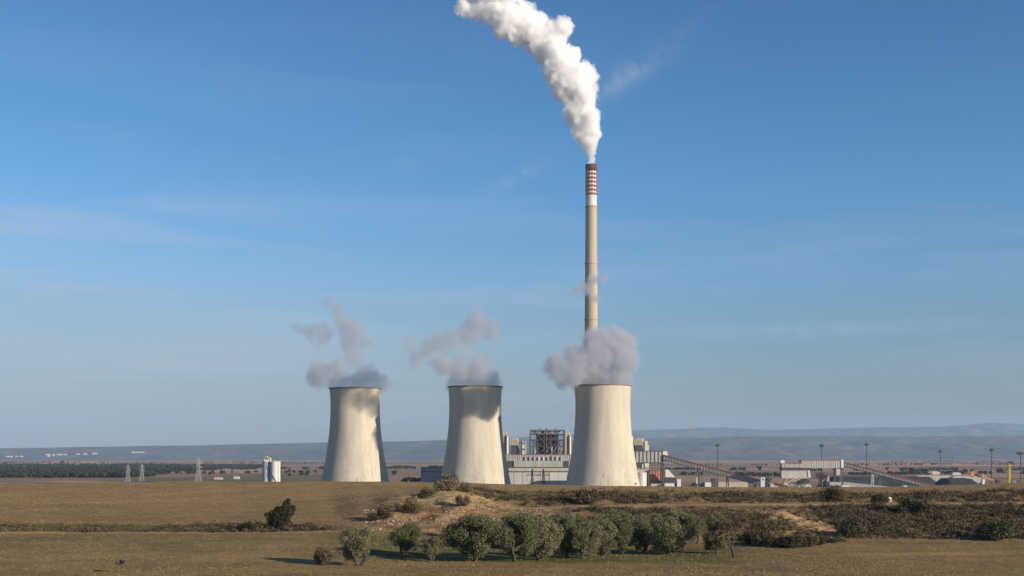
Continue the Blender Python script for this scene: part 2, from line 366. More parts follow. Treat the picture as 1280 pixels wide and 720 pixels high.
at = me.color_attributes.new('cover', 'FLOAT_COLOR', 'POINT'); at.data.foreach_set('color', np.concatenate([cc, np.ones((len(cc), 1))], 1).astype(np.float32).ravel())
fa_ = me.attributes.new('far', 'FLOAT', 'POINT'); fa_.data.foreach_set('value', (sst(df, 1500, 1750)).astype(np.float32))
props(link('ground', me), 'dry grass fields falling away to the works and the plain', kind='structure')
GZMIN = float(ZZ.min())

# hills beyond the plain
def hills(name, d0, d1, base, top_fn, mat, nr_=70, x0=-14000, x1=14000, nc_=900, rel=.5, seed=0, label=''):
    xs = np.linspace(x0, x1, nc_); ys = np.linspace(0, 1, nr_)
    XX, T = np.meshgrid(xs, ys); Y = d0 + (d1 - d0) * T
    def hz(x, y):
        T = (y - d0) / (d1 - d0); top = top_fn(x, y)
        gul = np.abs(fbm(x / 900, y / 1100, 5, seed)); gul2 = fbm(x / 260, y / 420, 4, seed + 7)
        rise = sst(T + gul2 * .05 - gul * .10, 0.0, .60)
        z = base + (top - base) * rise + rel * 18 * gul2 * rise * (1 - rise) * 2
        return np.where(T > .86, z - (T - .86) * 900, z)
    Zz = hz(XX, Y)
    co_ = np.stack([XX, Y, Zz], -1).reshape(-1, 3); i_ = np.arange(co_.shape[0]).reshape(XX.shape)
    q_ = np.stack([i_[:-1, :-1], i_[:-1, 1:], i_[1:, 1:], i_[1:, :-1]], -1).reshape(-1, 4)
    props(link(name, grid_mesh(name, co_, q_, mat)), label, kind='structure')
    return hz
hm = M('hill_scrub', (.060, .062, .045), .95, .35, .0022, (1, .6, 3), dirt=(.24, .16, .12), dirt_amt=.9)
def top1(x, y):
    px = 640 + F * x / y
    py = np.interp(px, [-1500, 0, 250, 400, 560, 640, 800, 950, 1150, 1280, 2600], [562, 560.5, 557, 554, 551.5, 551, 549.5, 546.5, 547, 546, 545])
    return (HY - py) / F * 13800 + 10 * fbm(x / 1400, y / 3000, 4, 77)
HZ1 = hills('hills', 9800, 15500, -42, top1, hm, seed=3, label='long low blue tableland across the plain')
def top2(x, y):
    px = 640 + F * x / y
    py = np.interp(px, [-1500, 300, 420, 540, 600, 700, 820, 905, 960, 1090, 1180, 1235, 1280, 1400, 2600], [575, 572, 556, 549.5, 548, 543, 536, 533, 536.5, 533, 532, 528, 530, 534, 545])
    return (HY - py) / F * 21000 + 22 * fbm(x / 1500, y / 9000, 4, 99)
hills('mountain_ridge', 18500, 23500, 20, top2, hm, nr_=40, x0=-18000, x1=20000, nc_=700, seed=31, label='faint farthest mountain ridge showing above the tableland')

# ------------------------------------------------------------------ materials
concrete = M('tower_concrete', (.475, .425, .335), .9, .15, .12, (1, 1, .08), dirt=(.31, .27, .21), dirt_amt=.35, bump=.15, fine=.8)
t = concrete.node_tree   # lift lines, water stains at the foot, repairs
b_ = t.nodes['Principled BSDF']; src = b_.inputs['Base Color'].links[0].from_socket
g = N(t, 'ShaderNodeNewGeometry'); sp = N(t, 'ShaderNodeSeparateXYZ'); L(t, g.outputs['Position'], sp.inputs[0])
ms = N(t, 'ShaderNodeMapping'); ms.inputs['Scale'].default_value = (.55, .55, .045); L(t, g.outputs['Position'], ms.inputs[0])
ns = N(t, 'ShaderNodeTexNoise', i_Scale=.8, i_Detail=6, i_Roughness=.65); L(t, ms.outputs[0], ns.inputs[0])
lowf = ramp(t, math_n(t, 'MULTIPLY_ADD', sp.outputs[2], -1 / 60, .15), [(0, 0), (.75, 1)])
st_ = math_n(t, 'MULTIPLY', ramp(t, ns.outputs[0], [(.52, 0), (.68, 1)]), lowf)
cx = mix(t, math_n(t, 'MULTIPLY', st_, .75), src, (.17, .14, .10))
ns2 = N(t, 'ShaderNodeTexNoise', i_Scale=.16, i_Detail=7, i_Roughness=.75, i_Distortion=.5); L(t, g.outputs['Position'], ns2.inputs[0])
cx = mix(t, ramp(t, ns2.outputs[0], [(.62, 0), (.68, .4)]), cx, (.27, .23, .175))
lift = math_n(t, 'FRACT', math_n(t, 'MULTIPLY', sp.outputs[2], 1 / 3.6)); cx = mix(t, ramp(t, lift, [(0, .4), (.08, 0)]), cx, (.33, .285, .215))
L(t, cx, b_.inputs['Base Color'])
rim_m = M('rim_concrete', (.20, .18, .15), .9, .2, .5)
dark_in = M('tower_inside', (.16, .15, .13), .95, .15, .2)
chim = M('chimney_concrete', (.38, .325, .24), .9, .08, .2, (1, 1, .1), dirt=(.28, .24, .18), dirt_amt=.3)
soot = M('soot_band', (.085, .045, .035), .9, .3, .3)
redp = M('red_band', (.24, .05, .025), .8, .15, .4)
whitep = M('white_band', (.55, .53, .49), .7, .08, .4, (1, 1, .2))
white = M('white_paint', (.56, .555, .53), .6, .08, .5)
steel = M('steel_frame', (.10, .09, .085), .6, .2, 1.0, metallic=.3)
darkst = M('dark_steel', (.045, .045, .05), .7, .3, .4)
greyclad = M('grey_cladding', (.33, .325, .30), .7, .12, .25, (1, 1, .15), dirt=(.18, .17, .15), dirt_amt=.6)
paleclad = M('pale_cladding', (.40, .385, .35), .7, .14, .2, (1, 1, .15), dirt=(.24, .22, .19), dirt_amt=.5)
plinth = M('grey_render', (.40, .39, .375), .85, .08, .12, (1, 1, .3), dirt=(.28, .27, .25), dirt_amt=.4)
redroof = M('red_roof', (.40, .07, .05), .7, .15, .4)
brownroof = M('brown_roof', (.20, .12, .09), .85, .2, .3)
rust = M('rust_panel', (.42, .20, .10), .85, .3, .3, dirt=(.20, .09, .06), dirt_amt=.8)
boilerm = M('boiler_casing', (.075, .028, .03), .8, .35, .15, dirt=(.03, .03, .035), dirt_amt=.9)
tanm = M('tan_block', (.40, .34, .25), .8, .2, .4)
cream = M('cream_paint', (.58, .54, .38), .7, .12, .4)
pylm = M('galvanised_steel', (.42, .42, .42), .5, .1, 1, metallic=.4)
pyld = M('dark_galvanised', (.07, .07, .075), .6, .1, 1, metallic=.0)
glass = M('window_glass', (.03, .035, .04), .15, .1, 1)
yellow = M('yellow_paint', (.55, .36, .05), .6, .15, .5)
orange = M('orange_rust_paint', (.38, .17, .07), .7, .2, .5)
coal = M('coal', (.028, .030, .034), .9, .4, .12, bump=.4)
spoil = M('spoil', (.17, .12, .075), .95, .3, .1, bump=.4)
bluegrey = M('blue_grey_sheet', (.13, .17, .21), .6, .12, .4)

# ------------------------------------------------------------------ cooling towers
BASE = -36.0
TOW = []
def tower(px, d, top_py, label, k=1.0):
    cx, cy, top = X(px, d), d, Z(top_py, d)
    root = empty('cooling_tower', (cx, cy, BASE), label, 'cooling tower', 'three concrete cooling towers')
    zt = top - 21.0; rt, bb = 27.5 * k, 86.0; z0 = -31.3
    def rr(z): return rt * math.sqrt(1 + ((z - zt) / bb) ** 2)
    zs = [z0 + (top - z0) * i / 60 for i in range(61)]
    m = MB(); m.lathe([(rr(z), z) for z in zs] + [(rr(z) - .7, z) for z in reversed(zs)], 128, (cx, cy), closed=True)
    shell = m.build('shell', concrete, root)
    m = MB(); ro = rr(top); m.lathe([(ro + .003, top - 1.1), (ro + .9, top - .9), (ro + 1.0, top + .25), (ro - .9, top + .25), (ro - .9, top + .003), (ro + .003, top + .003)], 128, (cx, cy), closed=True)
    m.build('rim', rim_m, root)
    m = MB(); rb = rr(z0)
    for i in range(48):
        a0 = 2 * math.pi * i / 48; a1 = 2 * math.pi * (i + 1) / 48
        for a, b in ((a0, a1), (a1, a0)):
            m.beam((cx + (rb + 1.2) * math.cos(a), cy + (rb + 1.2) * math.sin(a), BASE - 1), (cx + (rb - .35) * math.cos(b), cy + (rb - .35) * math.sin(b), z0 + .2), .7)
    m.build('leg_ring', chim, root)
    m = MB(); m.lathe([(rb + 3, BASE - 1), (rb + 3, BASE + .8), (rb + 2.4, BASE + .8), (rb + 2.4, BASE - 1)], 96, (cx, cy), closed=True)
    m.build('basin_wall', concrete, root)
    TOW.append((cx, cy, top))
tower(444, 1324, 485.5, 'left cooling tower of the three, farthest and nearest the white silo', .983)
tower(594, 1271, 483.5, 'middle cooling tower of pale concrete, partly in shade near its top')
tower(753.5, 1221, 482, 'right cooling tower standing in front of the tall striped chimney', 1.014)

# ------------------------------------------------------------------ chimney
cd = 1455; cx = X(739, cd); ctop = Z(206, cd)
root = empty('chimney', (cx, cd, BASE), 'very tall concrete chimney with red and white bands under a dark top', 'chimney')
def rc(z): return 6.5 + (9.2 - 6.5) * (ctop - z) / (ctop - BASE)
ZB = Z(258, cd); ZS = Z(214.5, cd); ZW = Z(244.5, cd)
MB().lathe([(rc(BASE), BASE - 1), (rc(ZB), ZB)], 48, (cx, cd)).build('shaft', chim, root)
MB().lathe([(rc(ZB), ZB), (rc(ZW), ZW)], 48, (cx, cd)).build('white_band', whitep, root)
m = MB(); m.lathe([(rc(ZW), ZW), (rc(ZS) - .02, ZS)], 48, (cx, cd)); band_ = m.build('banded_section', whitep, root)
hgt = ZS - ZW; n = 6
for i in range(n):
    z0 = ZW + hgt * i / n; z1 = z0 + hgt / n * .50; m = MB()
    m.lathe([(rc(z0) + .0, z0), (rc(z0) + .12, z0 + .05), (rc(z1) + .12, z1 - .05), (rc(z1) + .0, z1)], 48, (cx, cd))
    sub(band_, m, 'red_stripe', redp, root)
m = MB()
for k in range(12):
    a = 2 * math.pi * k / 12 + .1; r = rc(ZS) + .12
    m.beam((cx + (rc(ZW) + .1) * math.cos(a), cd + (rc(ZW) + .1) * math.sin(a), ZW + .1), (cx + (rc(ZS) + .1) * math.cos(a), cd + (rc(ZS) + .1) * math.sin(a), ZS - .1), .5, .3)
sub(band_, m, 'red_ribs', redp, root)
m = MB(); m.lathe([(rc(ZS), ZS), (rc(ZS) + .5, ZS + .1), (rc(ctop) + .45, ctop), (rc(ctop) - .5, ctop), (rc(ctop) - .8, ctop - 6), (rc(ZS) - 1, ZS - 2)], 48, (cx, cd)); m.build('cap', soot, root)
for zf in (Z(259, cd), Z(330, cd), Z(400, cd)):
    m = MB(); r = rc(zf); m.lathe([(r + .01, zf), (r + .7, zf), (r + .7, zf + .2), (r + .01, zf + .2)], 40, (cx, cd)); m.lathe([(r + .65, zf + .2), (r + .7, zf + 1.2), (r + .62, zf + 1.2)], 40, (cx, cd))
    m.build('gallery', chim, root)
m = MB(); a = -2.3
for s in (-.4, .4): m.beam((cx + (rc(BASE) + .5) * math.cos(a) + s, cd + (rc(BASE) + .5) * math.sin(a), BASE), (cx + (rc(ctop) + .8) * math.cos(a) + s, cd + (rc(ctop) + .8) * math.sin(a), ctop - 3), .15)
m.build('ladder', rim_m, root)

# ------------------------------------------------------------------ boiler houses
UD = 1400; U = UD / F       # metres per pixel there
def boiler(label):
    px0, dy = 663, UD
    ox = X(px0, UD)
    root = empty('boiler_house', (ox, UD, BASE), label, 'boiler house', 'boiler houses with open steel frames')
    w_, top = 43 * U, Z(538, UD); dp = 34
    zl = [BASE, -18, -2, Z(568, UD), Z(558, UD), Z(550, UD), Z(543, UD), top]
    m = MB(); nx, ny = 5, 4
    for i in range(nx + 1):
        for j in range(ny + 1):
            x = ox + w_ * i / nx; y = dy + dp * j / ny
            m.beam((x, y, BASE - 1), (x, y, top), .8)
    for z in zl[1:]:
        for j in range(ny + 1): m.beam((ox - .4, dy + dp * j / ny, z), (ox + w_ + .4, dy + dp * j / ny, z), .7)
        for i in range(nx + 1): m.beam((ox + w_ * i / nx, dy, z), (ox + w_ * i / nx, dy + dp, z), .7)
    xm = ox + w_ * .47
    for y in (dy - .5, dy + dp + .5):
        m.beam((xm, y, BASE), (xm, y, top), 1.1)
        for (a, b) in ((ox + w_ * .22, xm), (ox + w_ * .75, xm)):
            m.beam((a, y, zl[6]), (b, y, zl[4]), .6); m.beam((a, y, zl[3]), (b, y, zl[4]), .6)
    fr_ = m.build('steel_frame', steel, root)
    m = MB()
    for z in (zl[3], zl[5], zl[6]): m.box(ox + 1.2, ox + w_ - 1.2, dy + 1, dy + dp - 1, z + .5, z + .65)
    m.build('walkway_floor', darkst, root)
    m = MB(); m.box(ox + 7, ox + w_ - 7, dy + 5, dy + dp - 5, zl[4] + .8, zl[6] - .6); m.box(ox + 9, ox + w_ - 9, dy + 8, dy + dp - 8, BASE, zl[4] + .8)
    m.prism([(ox + 9, zl[4] + .8), (ox + w_ - 9, zl[4] + .8), (xm, zl[3])], dy + 3, dy + 4.5)
    bo = m.build('boiler', boilerm, root)
    m = MB(); rr_ = random.Random(3)
    for k in range(26):
        x = ox + rr_.uniform(1, w_ - 2); z = rr_.choice(zl[3:7]) + rr_.uniform(.8, 4); y = dy + rr_.uniform(1, 4)
        if rr_.random() < .5: m.box(x, x + rr_.uniform(1, 3), y, y + 2, z, z + rr_.uniform(1, 3))
        else: m.cyl((x, y, z), (min(x + rr_.uniform(3, 9), ox + w_ - 1), y, z), .5, n=8)
    for k in range(7): x = ox + 4 + k * 5; m.cyl((x, dy + 2.5, zl[3] - 4), (x + rr_.uniform(-1.5, 1.5), dy + 2.5, zl[5]), .45, n=8)
    m.build('pipework', steel, root)
    m = MB()
    for k in range(5): x = ox + w_ * (.45 + .1 * k); m.beam((x, dy + .8, zl[3]), (x + 4, dy + .8, zl[4] - 1), .5)
    m.build('stairs', paleclad, root)
    for q0, q1, z1 in ((xm + 5, xm + 7, zl[4]), (ox + 5, ox + 6, zl[3] + 6)): m = MB(); m.box(q0, q1, dy + .6, dy + 2, zl[3], z1); m.build('stair_shaft', paleclad, root)
    m = MB(); m.box(ox + 1, ox + w_ * .78, dy + 2, dy + dp - 3, top - 2.9, top - .8); m.build('roof_bay', greyclad, root)
    m = MB()
    for i in range(0, 23): x = ox + w_ * i / 22; m.beam((x, dy - .3, top + .3), (x, dy - .3, top + 1.5), .12)
    for z in (.9, 1.5): m.beam((ox, dy - .3, top + z), (ox + w_, dy - .3, top + z), .14)
    m.build('railing', steel, root)
    for k, hx in enumerate((.27, .47, .74)):
        m = MB(); x = ox + w_ * hx; m.cyl((x, dy + 4, top), (x, dy + 4, top + 3.2), .45, n=10); m.cyl((x, dy + 4, top + 2.2), (x, dy + 4, top + 2.8), .9, n=10); m.build('vent_pipe', steel, root)
    # service tower and downcomer on the right
    sx = X(705.5, UD)
    m = MB(); m.box(sx, sx + 5.2, dy + 2, dy + 14, BASE, Z(541, UD)); m.box(sx + .6, sx + 3, dy + 3, dy + 8, Z(541, UD), Z(539, UD)); m.build('service_tower', tanm, root)
    m = MB(); m.cyl((sx + 6.6, dy + 1, BASE), (sx + 6.6, dy + 1, Z(546, UD)), 1.35, n=20); dc = m.build('downcomer', white, root)
    m = MB(); m.cyl((sx + 6.6, dy + 1, Z(546, UD)), (sx + 4.6, dy + 4, Z(542, UD)), 1.3, n=14); m.cyl((sx + 4.6, dy + 4, Z(542, UD)), (sx + 4.6, dy + 4, Z(539, UD)), 1.2, .9, n=14); sub(dc, m, 'duct_elbow', tanm, root)
    # filter block to the right
    fx = X(716, UD)
    m = MB(); m.box(fx, fx + 9.5, dy + 6, dy + 22, Z(556.5, UD), Z(548.5, UD)); m.box(fx + 3, fx + 12, dy + 8, dy + 20, Z(552, UD), Z(550, UD) + 2.2)
    for k in range(5): m.box(fx + 2 * k, fx + 2 * k + .5, dy + 5.6, dy + 5.997, Z(556, UD), Z(549, UD))
    m.build('filter_block', tanm, root)
    m = MB(); m.prism([(fx + 1, BASE), (fx + 10.4, BASE), (fx + 12, Z(563, UD)), (fx + 8.5, Z(556.5, UD)), (fx + 1, Z(556.5, UD))], dy + 7, dy + 21); m.build('hopper', darkst, root)
    m = MB(); m.box(fx + 12.6, fx + 15.8, dy + 7, dy + 12, BASE, Z(551, UD)); m.box(fx + 15.82, fx + 17.2, dy + 7, dy + 12, BASE, Z(556, UD)); m.build('stair_tower', cream, root)
    m = MB(); m.cyl((X(657.2, UD), dy + .5, BASE), (X(657.2, UD), dy + .5, Z(550.5, UD)), .42, n=10); m.build('vent_stack', white, root)
    return root
b0 = boiler('boiler house in an open steel frame, between the middle and right cooling towers')
b1 = copy_tree(b0); b1.location.x -= 78.5 * U; b1['label'] = 'boiler house mostly hidden behind the middle cooling tower'
b2 = copy_tree(b0); b2.location.x += 77.5 * U; b2['label'] = 'boiler house hidden behind the right cooling tower, its block showing at the side'

def corr_wall(m, x0, x1, y, z0, z1, step, dp=.25, w=None):
    n = max(1, int(abs(x1 - x0) / step))
    for i in range(n + 1):
        x = x0 + (x1 - x0) * i / n; m.box(x - (w or step * .22), x + (w or step * .22), y - dp, y - .003, z0 + .02, z1 - .02)

# long bunker bay in front of the boilers
d = 1385; x0, x1 = X(560, d), X(792, d)
root = empty('bunker_bay', (X(676, d), d, BASE), 'long grey corrugated hall with a thin red roof edge below the boiler frames', 'industrial hall')
m = MB(); m.box(x0, x1, d, d + 12, BASE - 1, Z(568.6, d)); corr_wall(m, x0, x1, d, Z(576, d), Z(568.6, d), 2.6); wl = m.build('wall', greyclad, root)
m = MB(); m.box(X(643, d), X(703, d), d - 1.5, d - .004, Z(584, d), Z(576, d)); corr_wall(m, X(643, d), X(703, d), d - 1.5, Z(584, d), Z(576, d), 1.9); m.build('front_bay', paleclad, root)
m = MB(); m.box(x0 - .4, x1 + .4, d - .6, d + 12.4, Z(568.6, d) + .003, Z(568.0, d)); m.build('roof', redroof, root)
for a, b in ((633.5, 643), (703, 711)): m = MB(); m.box(X(a, d), X(b, d) - .01, d - .6, d - .27, Z(584, d), Z(576.3, d)); m.build('opening', darkst, root)
rr_ = random.Random(5)
for k in range(9):
    px = 656 + k * 5.6; m = MB(); m.box(X(px, d), X(px, d) + 1.6, d - 1.9, d - .3, Z(576, d) + .4, Z(570, d) - rr_.uniform(0, 1)); m.build('duct', white if k in (3, 4, 7) else paleclad, root)

# turbine hall
d = 1362; x0, x1 = X(526, d), X(800, d)
root = empty('turbine_hall', (X(660, d), d, BASE), 'long low pale grey hall running behind the middle and right towers', 'industrial hall')
m = MB(); m.box(x0, x1, d, d + 20, BASE - 1, Z(584.5, d)); m.build('wall', plinth, root)
for a, b in ((636, 666), (527, 553)): m = MB(); m.box(X(a, d), X(b, d), d - .5, d - .004, Z(589, d), Z(585, d)); m.build('parapet', paleclad, root)
m = MB(); m.box(X(666.2, d), X(715, d), d - .5, d - .004, Z(589, d), Z(585.4, d)); m.build('parapet', tanm, root)
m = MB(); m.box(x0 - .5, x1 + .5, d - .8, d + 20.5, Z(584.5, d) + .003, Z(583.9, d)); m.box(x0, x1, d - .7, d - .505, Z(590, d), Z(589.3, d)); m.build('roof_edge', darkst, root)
m = MB(); m.box(X(687, d), X(800, d), d - .4, d - .004, BASE, Z(590.3, d)); m.build('end_wall', M('light_render', (.47, .46, .44), .85, .07, .12), root)
for px in (632, 643, 654, 665, 676, 687, 698, 709):
    m = MB(); m.box(X(px, d) - .12, X(px, d) + .12, d - .55, d - .41, BASE, Z(590.4, d)); m.build('pilaster', greyclad, root)

# lattice pylons ------------------------------------------------------------
def pylon_mesh(h, wbase, arms, mat, root, bar=.22):
    m = MB(); n = 9; O = root.location; zs = [h * (1 - (1 - i / n) ** 1.25) for i in range(n + 1)]
    def wd(z): return wbase * (1 - z / h) ** 1.1 / 2 + .35
    for i in range(n):
        a, b = zs[i], zs[i + 1]; wa, wb = wd(a), wd(b)
        for sx, sy in ((-1, -1), (1, -1), (1, 1), (-1, 1)):
            m.beam((O.x + sx * wa, O.y + sy * wa, O.z + a), (O.x + sx * wb, O.y + sy * wb, O.z + b), bar * 1.4)
        cs = ((-1, -1), (1, -1), (1, 1), (-1, 1))
        for k in range(4):
            p, q_ = cs[k], cs[(k + 1) % 4]
            m.beam((O.x + p[0] * wa, O.y + p[1] * wa, O.z + a), (O.x + q_[0] * wb, O.y + q_[1] * wb, O.z + b), bar)
            m.beam((O.x + q_[0] * wa, O.y + q_[1] * wa, O.z + a), (O.x + p[0] * wb, O.y + p[1] * wb, O.z + b), bar)
            m.beam((O.x + p[0] * wb, O.y + p[1] * wb, O.z + b), (O.x + q_[0] * wb, O.y + q_[1] * wb, O.z + b), bar)
    m.build('mast', mat, root)
    for z, aw in arms:
        m = MB(); wz_ = wd(z * h); m.beam((O.x - wz_ - .1, O.y, O.z + z * h), (O.x + wz_ + .1, O.y, O.z + z * h), bar)
        for s in (-1, 1): m.beam((O.x + s * wz_, O.y - wz_ - .1, O.z + z * h), (O.x + s * wz_, O.y + wz_ + .1, O.z + z * h), bar)
        for s in (-1, 1):
            tip = (O.x + s * aw, O.y, O.z + z * h + .3)
            for sy in (-1, 1):
                m.beam((O.x + s * wz_, O.y + sy * wz_, O.z + z * h), tip, bar); m.beam((O.x + s * wz_, O.y + sy * wz_, O.z + z * h + 1.8), tip, bar)
            m.cyl((tip[0], tip[1], tip[2] - 1.7), tip, .18, n=6)
        m.build('crossarm', mat, root)
d = 1600
r0 = empty('lattice_pylon', (X(248, d), d, g1(X(248, d), d)), 'tallest of the pale lattice pylons on the left plain, nearest the silo', 'pylon', 'pale lattice pylons left of the silo')
pylon_mesh(34, 6.5, ((.62, 4.4), (.76, 3.8), (.89, 3.2)), pylm, r0)
for px, dd, s, lb in ((160, 1680, .72, 'leftmost small pale lattice pylon in front of the dark wood'), (177.5, 1700, .74, 'second small pale lattice pylon from the left in front of the wood')):
    c_ = copy_tree(r0); c_.location = (X(px, dd), dd, g1(X(px, dd), dd)); c_.scale = (s * 1.2, s, s); c_['label'] = lb
d = 1275
r1 = empty('lattice_pylon', (X(665.3, d), d, BASE), 'dark lattice pylon against the pale hall, left of the pair', 'pylon', 'dark pylons against the hall')
pylon_mesh(22, 3.6, ((.70, 6.2),), pyld, r1, .42)
c_ = copy_tree(r1); c_.location = (X(679.3, d), d, BASE); c_['label'] = 'dark lattice pylon against the pale hall, right of the pair'

# silo ---------------------------------------------------------------------
d = 1560; sx, gzz = X(338.5, d), g1(X(338.5, d), d)
root = empty('storage_silo', (sx, d, gzz), 'white twin-cylinder silo with rooftop machinery standing on the left plain', 'silo')
zt = Z(577.5, d)
m = MB(); m.cyl((X(344, d), d, gzz - 1), (X(344, d), d, zt), 6.6, n=40); dr = m.build('drum', white, root)
m = MB(); m.cyl((X(333, d), d + 4, gzz - 1), (X(333, d), d + 4, zt + 1), 6.0, n=40); dl = m.build('drum', M('shaded_drum', (.33, .36, .40), .7, .1, .3), root)  # blue-grey colour paints in the shade on the left drum
m = MB(); m.lathe([(6.65, zt), (6.9, zt), (6.9, zt + .4), (0, zt + 1.4)], 40, (X(344, d), d)); m.build('roof', cream, root)
m = MB()
for i in range(24):
    a = 2 * math.pi * i / 24; x = X(344, d) + 6.8 * math.cos(a); y = d + 6.8 * math.sin(a); m.beam((x, y, zt + .4), (x, y, zt + 1.6), .12)
m.lathe([(6.75, zt + 1.5), (6.85, zt + 1.5), (6.85, zt + 1.65), (6.75, zt + 1.65)], 32, (X(344, d), d), closed=True); m.build('railing', cream, root)
m = MB(); m.box(X(330, d), X(336, d), d, d + 4, zt + 1, zt + 4.5); m.cyl((X(338, d), d, zt), (X(338, d), d, zt + 5), 1.1, n=12); m.cyl((X(334, d), d - 1, zt + 4), (X(334, d), d - 1, zt + 7.8), .8, n=12)
m.beam((X(331, d), d, zt + 4), (X(331, d), d, zt + 8), .3); m.box(X(335, d), X(338, d), d - 3, d - .5, zt + 5, zt + 6); m.build('machinery', cream, root)
m = MB(); pr = None
for i in range(25):
    a = -2.9 + i * .075; x = X(344, d) + 7.0 * math.cos(a); y = d + 7.0 * math.sin(a); z = zt - 7 - (zt - gzz - 9) * i / 24
    if pr: m.beam(pr, (x, y, z), .55, .6)
    pr = (x, y, z)
m.beam((X(333.5, d), d - 1.6, zt), (X(333.8, d), d - 2, zt - 6.5), .5); m.beam((X(333.8, d), d - 2, zt - 6.5), (X(337, d), d - 3.2, zt - 10), .5)
m.build('stair', darkst, root)
m = MB(); m.cyl((X(349, d), d - 5, gzz), (X(349, d), d - 5, zt + 1), .45, n=10); m.build('pipe', cream, root)

# coal gallery right of the towers -------------------------------------------
d = 1290; zb, zt = Z(578, d), Z(564, d)
root = empty('coal_gallery', (X(812, d), d, BASE), 'grey ribbed gallery box on stilts beside the right cooling tower', 'industrial building')
m = MB(); m.box(X(780, d), X(829, d), d, d + 10, zb, zt); m.use(1); corr_wall(m, X(785, d), X(828, d), d, zb, zt, 3.9, .5, .28); m.build('wall', [greyclad, darkst], root)
m = MB(); m.box(X(829, d) + .003, X(834.5, d), d + .3, d + 9.7, zb + 1.5, zt - .2); m.build('end_box', white, root)
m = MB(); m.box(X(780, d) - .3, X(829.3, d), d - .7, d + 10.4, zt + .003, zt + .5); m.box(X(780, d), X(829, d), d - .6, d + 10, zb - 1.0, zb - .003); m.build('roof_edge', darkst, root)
for px in (790, 797, 803.5, 827.5, 829.5):
    for yy in (d + 1, d + 9):
        m = MB(); m.beam((X(px, d), yy, BASE - 1), (X(px, d), yy, zb - 1), .9 if px != 803.5 else 1.2); m.build('leg', steel if px != 803.5 else white, root)
m = MB(); m.beam((X(790, d), d + 1, zb - 6), (X(829.5, d), d + 1, zb - 6), .6); m.beam((X(790, d), d + 1, zb - 6), (X(803, d), d + 1, zb - 1), .5); m.beam((X(803.5, d), d + 1, zb - 6), (X(827, d), d + 1, zb - 1), .4); m.build('brace', steel, root)

# conveyors ------------------------------------------------------------------
def conveyor(name, pa, pb, da, db, hw, th, label, trestles, yw=3.2):
    """inclined covered gallery from (px,py,d) high end to low end"""
    A = Vector((X(pa[0], da), da, Z(pa[1], da))); Bq = Vector((X(pb[0], db), db, Z(pb[1], db)))
    root = empty(name, (A.x, A.y, BASE), label, 'conveyor', 'inclined conveyors with red roofs')
    dv = Bq - A; side = Vector((0, 1, 0))
    def strip(o0, o1, y0, y1):
        vs = [A + Vector((0, y, o)) for y in (y0, y1) for o in (o0, o1)] + [Bq + Vector((0, y, o)) for y in (y0, y1) for o in (o0, o1)]
        return vs, [(0, 1, 3, 2), (4, 6, 7, 5), (0, 4, 5, 1), (2, 3, 7, 6), (0, 2, 6, 4), (1, 5, 7, 3)]
    mg = MB(); mg.add(*strip(-th, 0, 0, yw)); mg.use(1)
    m = MB(); m.add(*strip(.003, .95, -.5, yw + .5)); m.build('roof', redroof, root)
    n = int(dv.length / 3.2)
    for i in range(n + 1):
        p = A + dv * (i / n); mg.box(p.x - .18, p.x + .18, p.y - .3, p.y - .004, p.z - th - .1, p.z)
    mg.build('gallery', [greyclad, paleclad], root)
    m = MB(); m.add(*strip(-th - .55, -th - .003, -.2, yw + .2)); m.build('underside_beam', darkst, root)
    for px in trestles:
        tt = (px - pa[0]) / (pb[0] - pa[0]); p = A + dv * tt
        m = MB()
        for sx in (-.9, .9):
            for yy in (.2, yw - .2): m.beam((p.x + sx * 1.6, p.y + yy, BASE - 1), (p.x + sx * .6, p.y + yy, p.z - th - .5), .45)
        for f_ in (.3, .6): z = BASE + (p.z - th - BASE) * f_; m.beam((p.x - 1.4, p.y + .2, z), (p.x + 1.4, p.y + .2, z), .3)
        m.build('leg', steel if px != 1091.5 else white, root)
conveyor('conveyor', (830, 569.5), (985, 610), 1288, 1240, 3, 4.6, 'red-roofed conveyor sloping down to the right from the stilted gallery', (873.5, 911, 945))
conveyor('conveyor', (1053, 578), (1178, 610), 1230, 1200, 3, 3.0, 'red-roofed conveyor sloping down toward the coal heap at far right', (1091.5, 1101, 1128.5, 1150))
conveyor('conveyor', (968, 604), (1000, 613), 1190, 1180, 3, 1.6, 'short red-edged conveyor end at the foot of the brown-roofed shed', (975,))

# plain sheds, each with roof and a door ----------------------------------------
def shed(name, px0, px1, pyt, d, dep, wall, roof, label, cat='shed', roofh=.5, pitch=0, base=BASE, door=None, win=0, group=None):
    x0, x1, zt = X(px0, d), X(px1, d), Z(pyt, d)
    root = empty(name, ((x0 + x1) / 2, d, base), label, cat, group)
    m = MB(); m.box(x0, x1, d, d + dep, base - 1, zt); m.build('wall', wall, root)
    m = MB()
    if pitch > 0: m.prism([(x0 - .3, zt + .003), (x1 + .3, zt + .003), ((x0 + x1) / 2, zt + pitch)], d - .3, d + dep + .3)
    elif pitch < 0: m.prism([(x0 - .3, zt + .003), (x1 + .3, zt + .003), (x0 - .3, zt - pitch)], d - .3, d + dep + .3)
    else: m.box(x0 - .25, x1 + .25, d - .25, d + dep + .25, zt + .003, zt + roofh)
    m.build('roof', roof, root)
    if door is not None:
        xm = x0 + (x1 - x0) * door; m = MB(); m.box(xm - 1.4, xm + 1.4, d - .12, d - .004, base, base + min(4, (zt - base) * .6)); m.build('door', darkst, root)
    for k in range(win):
        xx = x0 + (x1 - x0) * (k + .5) / win; m = MB(); m.box(xx - .8, xx + .8, d - .08, d - .004, zt - 2.6, zt - 1.2); m.build('window', glass, root)
    return root
